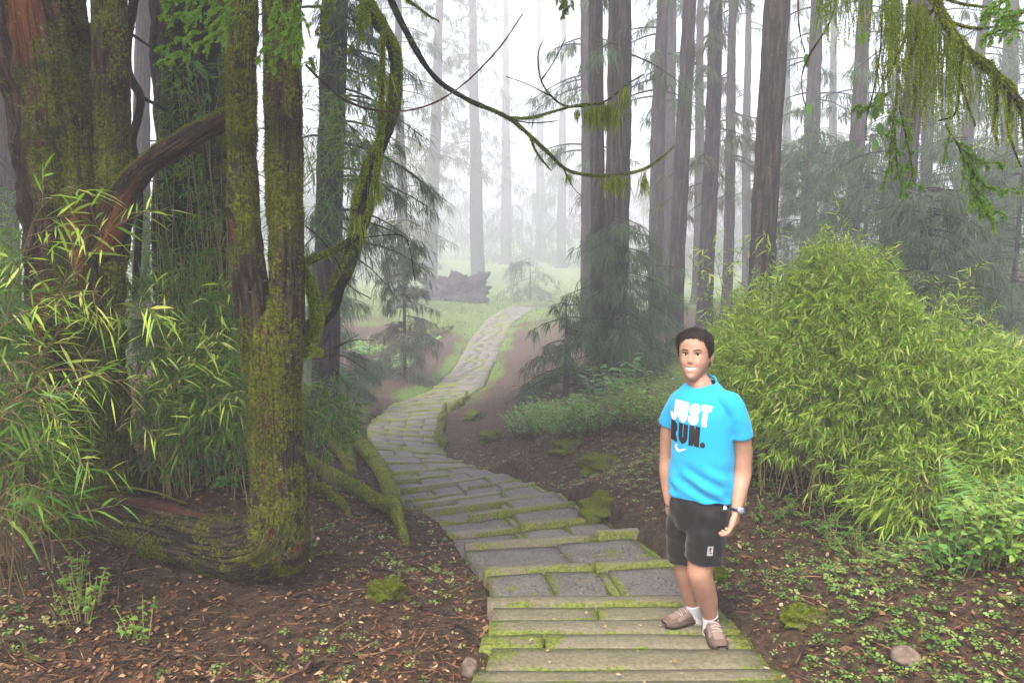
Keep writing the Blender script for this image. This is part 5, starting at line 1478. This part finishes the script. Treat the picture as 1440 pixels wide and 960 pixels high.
# eyes
b = NB('eye_white'); M['eye'] = b.done((.50, .48, .46), .25)
M['iris'] = NB('dark_brown_iris').done((.025, .014, .008), .15)
M['hair'] = leaf_mat('dark_brown_hair', [(.006, .004, .003), (.013, .008, .006), (.028, .017, .011)], .05, .6, .2)
b = NB('hair_shell'); n1 = b.noise(b.map(b.obj(), (1, 1, .3)), 120, 3, .6)
M['hairsolid'] = b.done(b.mix(n1, (.004, .003, .002), (.018, .011, .008)), .65, b.bump(n1, .7, .004), .2)
for s_ in (-1, 1):
    c = fpt(s_ * .031, .130, -.0082)
    V, F = ball(c, (.0145, .0112, .0098), R3)
    e = mk('eye', V, F, M['eye'], person)
    V, F = ball(c + HF * .0082 + HX * -.0012, (.0066, .0054, .0066), R3)
    mk('iris', V, F, M['iris'], e)
    C = [fpt(s_ * (.031 + t * .015), .1375 - .0035 * t * t + .0008, .0012) for t in np.linspace(-1, 1, 6)]
    V, F, _, _ = tube(np.array(C), [.0009, .0016, .0018, .0018, .0015, .0008], 14, 6); mk('eyelash', V, F, M['hairsolid'], person)
    C = [fpt(s_ * q, z, .001) for q, z in ((.011, .1510), (.021, .1535), (.033, .1555), (.044, .1540), (.053, .1490))]
    V, F, _, _ = tube(np.array(C), [.0018, .0028, .0028, .0022, .0008], 18, 7); mk('eyebrow', V, F, M['hairsolid'], person)
# teeth in the smile
xs = np.linspace(-.0265, .0265, 13)
up_ = [fpt(x, mouth_z(x) + .0052 * math.sqrt(max(0, 1 - (x / .028) ** 2)), .0012) for x in xs]
lo_ = [fpt(x, mouth_z(x) - .0052 * math.sqrt(max(0, 1 - (x / .028) ** 2)), .0012) for x in xs]
V = np.array(up_ + lo_ + [q - HF * .006 for q in up_] + [q - HF * .006 for q in lo_]); F = []
for k in range(12):
    F += [[k, k + 1, 14 + k], [k, 14 + k, 13 + k]]
mk('teeth', V, np.array(F), NB('teeth_enamel').done((.78, .75, .70), .2), person)
# hair: cap hugging the skull plus strands
r = np.random.default_rng(3)
TH = np.abs((th + math.pi) % TAU - math.pi)                     # 0 = front
hline = np.interp(TH, [0, .35, .75, 1.05, 1.35, 1.55, 1.8, 2.3, math.pi], [.214, .212, .198, .165, .120, .108, .085, .045, .035])
ins = (zz[:, None] > hline[None])
wgt = np.clip((zz[:, None] - hline[None]) / .03, 0, 1)
nr = np.stack([X / .075 ** 2, Yh_ / .095 ** 2, (Z - .12) / .13 ** 2], 2); nr = nr / np.linalg.norm(nr, axis=2, keepdims=True)
lump = fbm(np.stack([X, Yh_, Z], 2).reshape(-1, 3), 32, 3, 2).reshape(nz, ns)
top = np.clip((Z - .17) / .06, 0, 1)
front = np.clip(Yh_ / .06, 0, 1) * top
th_h = wgt * (.008 + .008 * top + .006 * front + .007 * lump) + .0008
shell = (np.stack([X, Yh_, Z], 2) + nr * th_h[..., None]).reshape(-1, 3) * SCL
insf = ins.ravel()
fk = insf[HFc[:-2 * ns]].all(1)
SV = np.vstack([toW(shell), toW(np.array([[0, 0, .2525 + .02]]) * SCL)])
SF = np.vstack([HFc[:-2 * ns][fk], np.stack([jj + (nz - 1) * ns, kk + (nz - 1) * ns, np.full(ns, m)], 1)])
hair = mk('hair', SV, SF, M['hairsolid'], person)
p_, n_, k_ = sample_tris(SV, SF, 9000)
lp = (p_ - CH) @ R3.T / SCL / [1, 1, ZS]
crown = np.array([.0, -.03, .26])
flow = norm(lp - crown)
flow = flow - np.sum(flow * (n_ @ R3.T), 1, keepdims=True) * (n_ @ R3.T)
dirl = norm(flow) + np.stack([.35 + 0 * lp[:, 0], 0 * lp[:, 0], 0 * lp[:, 0]], 1) * np.clip((lp[:, 2:3] - .17) / .05, 0, 1)
dirw = dirl @ R3 + n_ * r.uniform(.0, .28, (len(p_), 1)) + r.normal(0, .14, (len(p_), 3))
V, F, rd = leaf_geo(p_ - n_ * .002, dirw, n_ + r.normal(0, .3, n_.shape), r.uniform(.012, .03, len(p_)), .0022, .12, STRAND, rnd=r.random(len(p_)))
mk('hair_strands', V, F, M['hair'], hair, attrs={'rnd': rd}, kind='stuff', smooth=False)

# --- clothes
def cloth_mat(name, c, rough=.8, weave=900):
    b = NB(name)
    n1 = b.noise(b.obj(), 7, 3, .5); n2 = b.noise(b.obj(), weave, 2, .5)
    col = b.mix(n1, tuple(q * .93 for q in c), tuple(min(1, q * 1.05) for q in c))
    return b.done(col, rough, b.bump(n2, .25, .001), .2, **{'Sheen Weight': .15})
shirt_parts = [loft([PP(987, 698, .01), PP(987, 690, .01), PP(987, 660, .01), PP(988.5, 630, .012), PP(990, 600, .015), PP(990.5, 580, .02), PP(990, 566, .025), PP(989.5, 555, .03), PP(988.5, 546, .035), PP(988, 539, .04), PP(988, 534, .04)],
                    [.178, .180, .173, .170, .176, .182, .176, .152, .116, .088, .070], [.122, .124, .118, .116, .120, .122, .114, .100, .086, .076, .066], 90, 80),
               tb([PP(1012, 558, -.05), PP(1027, 566, -.085), PP(1036, 584, -.095), PP(1041, 602, -.09), PP(1042.5, 614, -.085)], [.048, .055, .056, .057, .060], 40, 30),
               tb([PP(968, 556, .09), PP(957, 562, .125), PP(948, 576, .15), PP(942, 588, .17), PP(940, 596, .18)], [.048, .056, .056, .056, .057], 40, 30)]
TV, TF, TN = remesh(shirt_parts, .007, 4)
q = TV - tor[2]
sx_ = q @ EX; hz_ = TV[:, 2]
hb_ = np.clip((1.12 - hz_) / .35, 0, 1)
fold = .009 * noise(np.stack([sx_ * 1.0, q @ FR, hz_ * .22 + sx_ * .10], 1), 16, 3) * (.35 + hb_) + .013 * noise(np.stack([sx_ * .35, q @ FR, hz_ + sx_ * .5], 1), 22, 5) * np.exp(-((hz_ - .86) / .10) ** 2) * 1.6
arm = np.exp(-(((sx_ - .17) / .06) ** 2 + ((hz_ - 1.25) / .10) ** 2)) + np.exp(-(((sx_ + .17) / .06) ** 2 + ((hz_ - 1.25) / .10) ** 2))
fold = fold + .004 * arm * noise(np.stack([sx_ + hz_ * .8, q @ FR, hz_ - sx_], 1), 20, 8)
TV = TV + TN * fold[:, None]
# open neckline: cut the cloth above the sloping collar line
ccn = PP(987, 539.5, .035); qn = TV - ccn
fq, eq = qn @ FR, qn @ EX
up_m = (qn[:, 2] > .001 - .034 * fq / .073) & ((eq / .077) ** 2 + (fq / .074) ** 2 < 1.0)
TF = TF[~up_m[TF].any(1)]
shirt = mk('t_shirt', TV, TF, cloth_mat('sky_blue_cotton', (.016, .31, .57)), person)
tbvh = BVHTree.FromPolygons([tuple(v) for v in TV], [tuple(int(q) for q in f) for f in TF])
# collar and hem stitching as thin ribs
cC = [PP(987, 539.5, .035) + EX * .074 * math.cos(t) + FR * .071 * math.sin(t) + UPV * (-.034 * math.sin(t) + .002) for t in np.linspace(0, TAU, 25)]
V, F, _, _ = tube(np.array(cC), np.full(25, .0055), 60, 8, cap=False); mk('collar', V, F, cloth_mat('sky_blue_rib', (.016, .27, .52)), shirt)
# chest print
LET = {'J': ([[(.50, 1.2), (.50, .34), (.46, .22), (.37, .15), (.25, .15), (.14, .24)]], .66), 'U': ([[(.15, 1.2), (.15, .36), (.2, .22), (.33, .145), (.46, .22), (.51, .36), (.51, 1.2)]], .68),
       'S': ([[(.55, .72), (.44, .845), (.28, .85), (.16, .75), (.19, .61), (.46, .42), (.50, .27), (.40, .15), (.24, .145), (.10, .26)]], .66), 'T': ([[(-.0, .865), (.62, .865)], [(.31, .9), (.31, -.2)]], .63),
       'R': ([[(.15, -.2), (.15, .865), (.34, .865), (.46, .78), (.46, .64), (.36, .53), (.15, .53)], [(.30, .52), (.55, -.12)]], .66), 'N': ([[(.14, -.2), (.14, 1.2)], [(.12, 1.0), (.54, 0)], [(.52, -.2), (.52, 1.2)]], .68), '.': ([[(.15, .14), (.151, .14)]], .30)}
def letter_mask(strokes, w, res, hw=.148):
    nx_ = int(w * res); ny_ = res
    gx_, gy_ = np.meshgrid((np.arange(nx_) + .5) / res, (np.arange(ny_) + .5) / res)
    d = np.full(gx_.shape, 9.0)
    for st_ in strokes:
        for (x0, y0), (x1, y1) in zip(st_[:-1], st_[1:]):
            t = np.clip(((gx_ - x0) * (x1 - x0) + (gy_ - y0) * (y1 - y0)) / ((x1 - x0) ** 2 + (y1 - y0) ** 2), 0, 1)
            d = np.minimum(d, np.hypot(gx_ - x0 - t * (x1 - x0), gy_ - y0 - t * (y1 - y0)))
    return d < hw
def print_cells(name, mask, org, ux, uy, cell, mat, bv, fdir, parent, off=.0018):
    ny_, nx_ = mask.shape
    idx = -np.ones((ny_ + 1, nx_ + 1), int); V = []; F = []
    def vid(i_, j_):
        if idx[i_, j_] < 0:
            o_ = org + ux * j_ * cell + uy * i_ * cell + fdir * .3
            h = bv.ray_cast(Vector(o_), Vector(-fdir))
            V.append((np.array(h[0]) if h[0] is not None else o_ - fdir * .3) + fdir * off)
            idx[i_, j_] = len(V) - 1
        return idx[i_, j_]
    for i_, j_ in zip(*np.nonzero(mask)):
        F.append([vid(i_, j_), vid(i_, j_ + 1), vid(i_ + 1, j_ + 1), vid(i_ + 1, j_)])
    return mk(name, np.array(V), np.array(F), mat, parent)
ix, iy, iz = ray(972, 580)
h = tbvh.ray_cast(Vector((0, 0, CAMZ)), Vector((ix, iy, iz)).normalized())
CP_ = np.array(h[0])
white_p = NB('white_print').done((.70, .70, .70), .6); black_p = NB('black_print').done((.012, .012, .014), .6)
tilt = math.radians(-2)
UX = EX * math.cos(tilt) + UPV * math.sin(tilt); UY = UPV * math.cos(tilt) - EX * math.sin(tilt)
def word(txt, x0, y0, size, mat, sq=1.0):
    x = x0; res = 40
    for ch in txt:
        st_, w = LET[ch]
        print_cells('letter', letter_mask(st_, w, res), CP_ + UX * x + UY * y0, UX * sq, UY, size / res, mat, tbvh, FR, shirt)
        x += w * size * sq + .004
word('JUST', -.135, -.060, .108, white_p, .80)
word('RUN.', -.128, -.172, .108, black_p, .82)
sw = np.array([(0, .55), (.03, .28), (.12, .10), (.26, .02), (.42, .06), (1, .62), (.46, .33), (.30, .30), (.20, .38), (.17, .55), (.20, .82), (.10, .72)])
gx_, gy_ = np.meshgrid(np.linspace(0, 1, 44), np.linspace(0, .9, 36))
ins_ = np.zeros(gx_.shape, bool)
for k in range(len(sw)):
    (x0, y0), (x1, y1) = sw[k], sw[(k + 1) % len(sw)]
    cr = ((y0 > gy_) != (y1 > gy_)) & (gx_ < (x1 - x0) * (gy_ - y0) / (y1 - y0 + 1e-9) + x0)
    ins_ ^= cr
print_cells('swoosh', ins_, CP_ + UX * -.086 + UY * -.224, UX, UY * .72, .085 / 44, white_p, tbvh, FR, shirt)

# shorts
sh = [loft([PP(985.5, 686, .01), PP(985.5, 705, .01), PP(984, 722, .01), PP(983, 738, .015)], [.145, .160, .166, .150], [.098, .114, .122, .115], 40, 70),
      tb([PP(1001, 712, -.045), PP(998, 735, -.06), PP(993, 762, -.07), PP(989, 780, -.078), PP(988, 788, -.08)], [.098, .104, .099, .095, .095], 40, 40),
      tb([PP(968, 712, .06), PP(964, 738, .065), PP(961, 762, .075), PP(959.5, 776, .085), PP(959, 783, .09)], [.092, .094, .088, .085, .085], 40, 40)]
GV, GF_, GN = remesh(sh, .007, 3)
q = GV - PP(985, 740, 0)
fold = .013 * noise(np.stack([q @ EX, q @ FR, q[:, 2] * .25], 1), 17, 3) + .011 * noise(np.stack([q @ EX * .5 + q[:, 2] * .6, q @ FR, q[:, 2]], 1), 18, 7)
GV = GV + GN * fold[:, None]
shorts = mk('shorts', GV, GF_, cloth_mat('charcoal_black_polyester', (.006, .0055, .007), .68, 600), person)
gb = BVHTree.FromPolygons([tuple(v) for v in GV], [tuple(int(q) for q in f) for f in GF_])
def patch(name, u0, u1, v0, v1, mat, parent, bv, skew=0.0, nx_=6, ny_=6, off=.003):
    V = []; F = []
    for j_ in range(ny_ + 1):
        for i_ in range(nx_ + 1):
            u = u0 + (u1 - u0) * i_ / nx_ + skew * (j_ / ny_); v = v0 + (v1 - v0) * j_ / ny_
            dx = Vector(ray(u, v)).normalized()
            h = bv.ray_cast(Vector((0, 0, CAMZ)), dx)
            p = np.array(h[0]) if h[0] is not None else PP(u, v, -.05)
            V.append(p - np.array(dx) * off)
    for j_ in range(ny_):
        for i_ in range(nx_):
            a_ = j_ * (nx_ + 1) + i_
            F.append([a_, a_ + 1, a_ + nx_ + 2, a_ + nx_ + 1])
    return mk(name, np.array(V), np.array(F), mat, parent)
grey_l = NB('grey_rubber_badge').done((.30, .29, .29), .5)
bd = patch('badge', 995.5, 1003.5, 768, 781, grey_l, shorts, gb, -1.5)
patch('badge_mark', 998, 1000.6, 770, 775, black_p, bd, gb, -.6, 2, 2, .004)
patch('badge_mark', 997.2, 1001.6, 776.5, 778, black_p, bd, gb, -.2, 2, 1, .004)
# striped lining showing at the pocket
yel = NB('yellow_stripe').done((.62, .42, .03), .6); whi = NB('white_lining').done((.70, .70, .68), .6)
for k, (v0, v1, m_) in enumerate([(688, 695, yel), (695, 702, whi), (702, 708, yel), (708, 716, whi)]):
    patch('pocket_stripe', 1023 - k * 1.6, 1030 - k * 2.3, v0, v1, m_, shorts, gb, -1.2, 4, 2, .006)

# watch
wd_ = norm(PP(1035.5, 722, -.162) - RW)
wc = PP(1036.3, 715.5, -.158)
e1 = norm(np.cross(wd_, FR)); e2 = np.cross(wd_, e1)
C = [wc + (e1 * math.cos(t) + e2 * math.sin(t)) * .0315 for t in np.linspace(0, TAU, 25)]
V, F, _, _ = tube(np.array(C), np.full(25, .0075), 60, 8, cap=False)
strap = mk('watch', V, F, NB('navy_rubber').done((.012, .018, .045), .4), person)
wn_ = norm(np.array([.35, -.92, .18])); wn_ = norm(wn_ - wd_ * np.dot(wn_, wd_))
wx = norm(np.cross(wn_, UPV)); wy = np.cross(wx, wn_)
def disc(c, r_, h_, nx, ny, nn, seg=28):
    t = np.linspace(0, TAU, seg, endpoint=False)
    ring = (nx * np.cos(t)[:, None] + ny * np.sin(t)[:, None]) * r_
    V = np.vstack([c + ring, c + ring * .92 + nn * h_, [c + nn * h_]])
    a_ = np.arange(seg); b2 = (a_ + 1) % seg
    return V, np.vstack([np.stack([a_, b2, b2 + seg], 1), np.stack([a_, b2 + seg, a_ + seg], 1), np.stack([a_ + seg, b2 + seg, np.full(seg, 2 * seg)], 1)])
V, F = disc(wc + wn_ * .032, .0205, .009, wx, wy, wn_); mk('watch_case', V, F, NB('steel').done((.5, .5, .52), .25, Metallic=.9), strap)
V, F = disc(wc + wn_ * .0412, .0150, .0012, wx, wy, wn_); mk('watch_dial', V, F, NB('dial').done((.20, .23, .30), .2), strap)

# socks and shoes
sock_m = cloth_mat('white_cotton_sock', (.62, .62, .64))
for A_, T_ in ((RA, PP(1000, 886, .05)), (LA, PP(980, 870, .18))):
    up1 = A_ + norm(A_ - T_) * .045
    V, F, _, _ = tube(np.array([up1, A_ + norm(A_ - T_) * .02, A_, A_ * .5 + T_ * .5, T_ - [0, 0, .03]]), [.0425, .0430, .0425, .043, .046], 50, 30, lambda a, b_, c: .0005 * np.sin(a[:, 2] * 700))
    mk('sock', V, F, sock_m, person)
b = NB('taupe_suede'); n1 = b.noise(b.obj(), 25, 4, .6)
suede = b.done(b.mix(n1, (.085, .056, .043), (.145, .10, .08)), .85, b.bump(n1, .3, .003), .2)
b = NB('pink_grey_mesh'); n1 = b.noise(b.obj(), 300, 2, .5)
meshm = b.done(b.mix(n1, (.15, .105, .088), (.24, .175, .15)), .8, b.bump(n1, .4, .002), .2)
sole_m = NB('brown_rubber_sole').done((.07, .05, .042), .7)
lace_m = NB('grey_laces').done((.34, .30, .28), .8)
GZ = .004
def shoe(heel, toe, z0):
    ax = toe - heel; ax[2] = 0; L = np.linalg.norm(ax); ax = ax / L
    sd = np.array([ax[1], -ax[0], 0])
    t = np.array([-.03, .02, .12, .28, .42, .55, .70, .84, .95, 1.0])
    w = np.array([.020, .032, .038, .037, .038, .043, .048, .046, .034, .012])
    hh = np.array([.050, .085, .098, .098, .088, .072, .058, .050, .042, .030])
    n = 44
    tt = np.linspace(-.03, 1, n); w = np.interp(tt, t, w) ; hh = np.interp(tt, t, hh)
    k = np.ones(5) / 5
    hh = np.convolve(np.pad(hh, 2, 'edge'), k, 'valid'); w = np.convolve(np.pad(w, 2, 'edge'), k, 'valid')
    seg = 28
    a_ = np.linspace(0, math.pi, seg)
    V = []
    for q, ww, h_ in zip(tt, w, hh):
        c = heel + ax * L * q
        for an in a_:
            cc, s2 = math.cos(an), math.sin(an)
            V.append(c + sd * ww * np.sign(cc) * abs(cc) ** .75 + UPV * (z0 + .020 + (h_ - .02) * s2 ** .8 - c[2]))
    V = np.array(V)
    i = (np.arange(n - 1)[:, None] * seg + np.arange(seg - 1)[None]).ravel()
    F = np.stack([i, i + 1, i + 1 + seg, i + seg], 1)
    up = mk('shoe', V, F, suede, person)
    # sole
    S = []
    for q, ww in zip(tt, w):
        c = heel + ax * L * q; c = np.array([c[0], c[1], 0])
        lift = .006 * max(0, (q - .8) / .2)
        for s_, z_ in ((1, z0), (1, z0 + .026), (-1, z0 + .026), (-1, z0)):
            S.append(c + sd * s_ * (ww + .0045) + UPV * (z_ + lift))
    S = np.array(S); F = []
    for k_ in range(n - 1):
        for e_ in range(4):
            F.append([k_ * 4 + e_, k_ * 4 + (e_ + 1) % 4, k_ * 4 + 4 + (e_ + 1) % 4, k_ * 4 + 4 + e_])
    F += [[0, 1, 2, 3], [4 * n - 1, 4 * n - 2, 4 * n - 3, 4 * n - 4]]
    mk('sole', S, np.array(F), sole_m, up, smooth=False)
    # toe cap and side overlays in lighter mesh, laces
    def surf(q, an, off=.002):
        j_ = np.interp(q, tt, np.arange(n)); ww, h_ = np.interp(j_, np.arange(n), w), np.interp(j_, np.arange(n), hh)
        c = heel + ax * L * q
        cc, s2 = math.cos(an), math.sin(an)
        p = c + sd * ww * np.sign(cc) * abs(cc) ** .75 + UPV * (z0 + .020 + (h_ - .02) * s2 ** .8 - c[2])
        return p + norm(sd * cc + UPV * s2) * off
    tg = []
    for q in np.linspace(.40, .86, 9):
        tg.append([surf(q, an, .0015) for an in np.linspace(math.radians(62), math.radians(118), 8)])
    tg = np.array(tg).reshape(-1, 3)
    i = (np.arange(8)[:, None] * 8 + np.arange(7)[None]).ravel()
    mk('tongue', tg, np.stack([i, i + 1, i + 9, i + 8], 1), meshm, up)
    for s_ in (20, 125):
        g_ = np.array([[surf(q, math.radians(s_ + an), .0015) for an in np.linspace(0, 35, 6)] for q in np.linspace(.3, .75, 9)]).reshape(-1, 3)
        i = (np.arange(8)[:, None] * 6 + np.arange(5)[None]).ravel()
        mk('side_panel', g_, np.stack([i, i + 1, i + 7, i + 6], 1), meshm, up)
    for k_, q in enumerate(np.linspace(.40, .66, 5)):
        C = [surf(q + (.03 if k_ % 2 else -.01) * (an - 90) / 40, math.radians(an), .004) for an in (55, 72, 90, 108, 125)]
        Vl, Fl, _, _ = tube(np.array(C), np.full(5, .0022), 12, 6); mk('lace', Vl, Fl, lace_m, up)
    C = [np.array(heel + ax * L * .21) * [1, 1, 0] + sd * .035 * math.cos(t_) + ax * .055 * math.sin(t_) + UPV * (z0 + .094) for t_ in np.linspace(0, TAU, 17)]
    Vl, Fl, _, _ = tube(np.array(C), np.full(17, .0075), 34, 8, cap=False); mk('ankle_collar', Vl, Fl, suede, up)
def flat(p): return np.array([p[0], p[1], 0.0])
shoe(flat(RA) + [.005, .075, 0], flat(RA) + [.015, -.20, 0], GZ)
shoe(flat(LA) + [.065, .045, 0], flat(LA) + [-.185, -.065, 0], GZ)

# ------------------------------------------------------------------ haze
V = np.array([[x, y, z] for x in (-170, 170) for y in (-62, 185) for z in (-6.5, 40.0)], float)
F = np.array([[0, 1, 3, 2], [4, 6, 7, 5], [0, 4, 5, 1], [2, 3, 7, 6], [0, 2, 6, 4], [1, 5, 7, 3]])
b = NB('haze_air')
pv = b.n('VolumePrincipled', None, **{'Color': (.945, .945, 1.0), 'Density': HAZE, 'Anisotropy': .15})
b.t.links.new(pv.outputs[0], b.out.inputs['Volume'])
hz = mk('haze', V, F, b.m, origin=(0, 0, 0), smooth=False, kind='stuff', label='pale mist hanging between the trees of the forest', cat='haze')
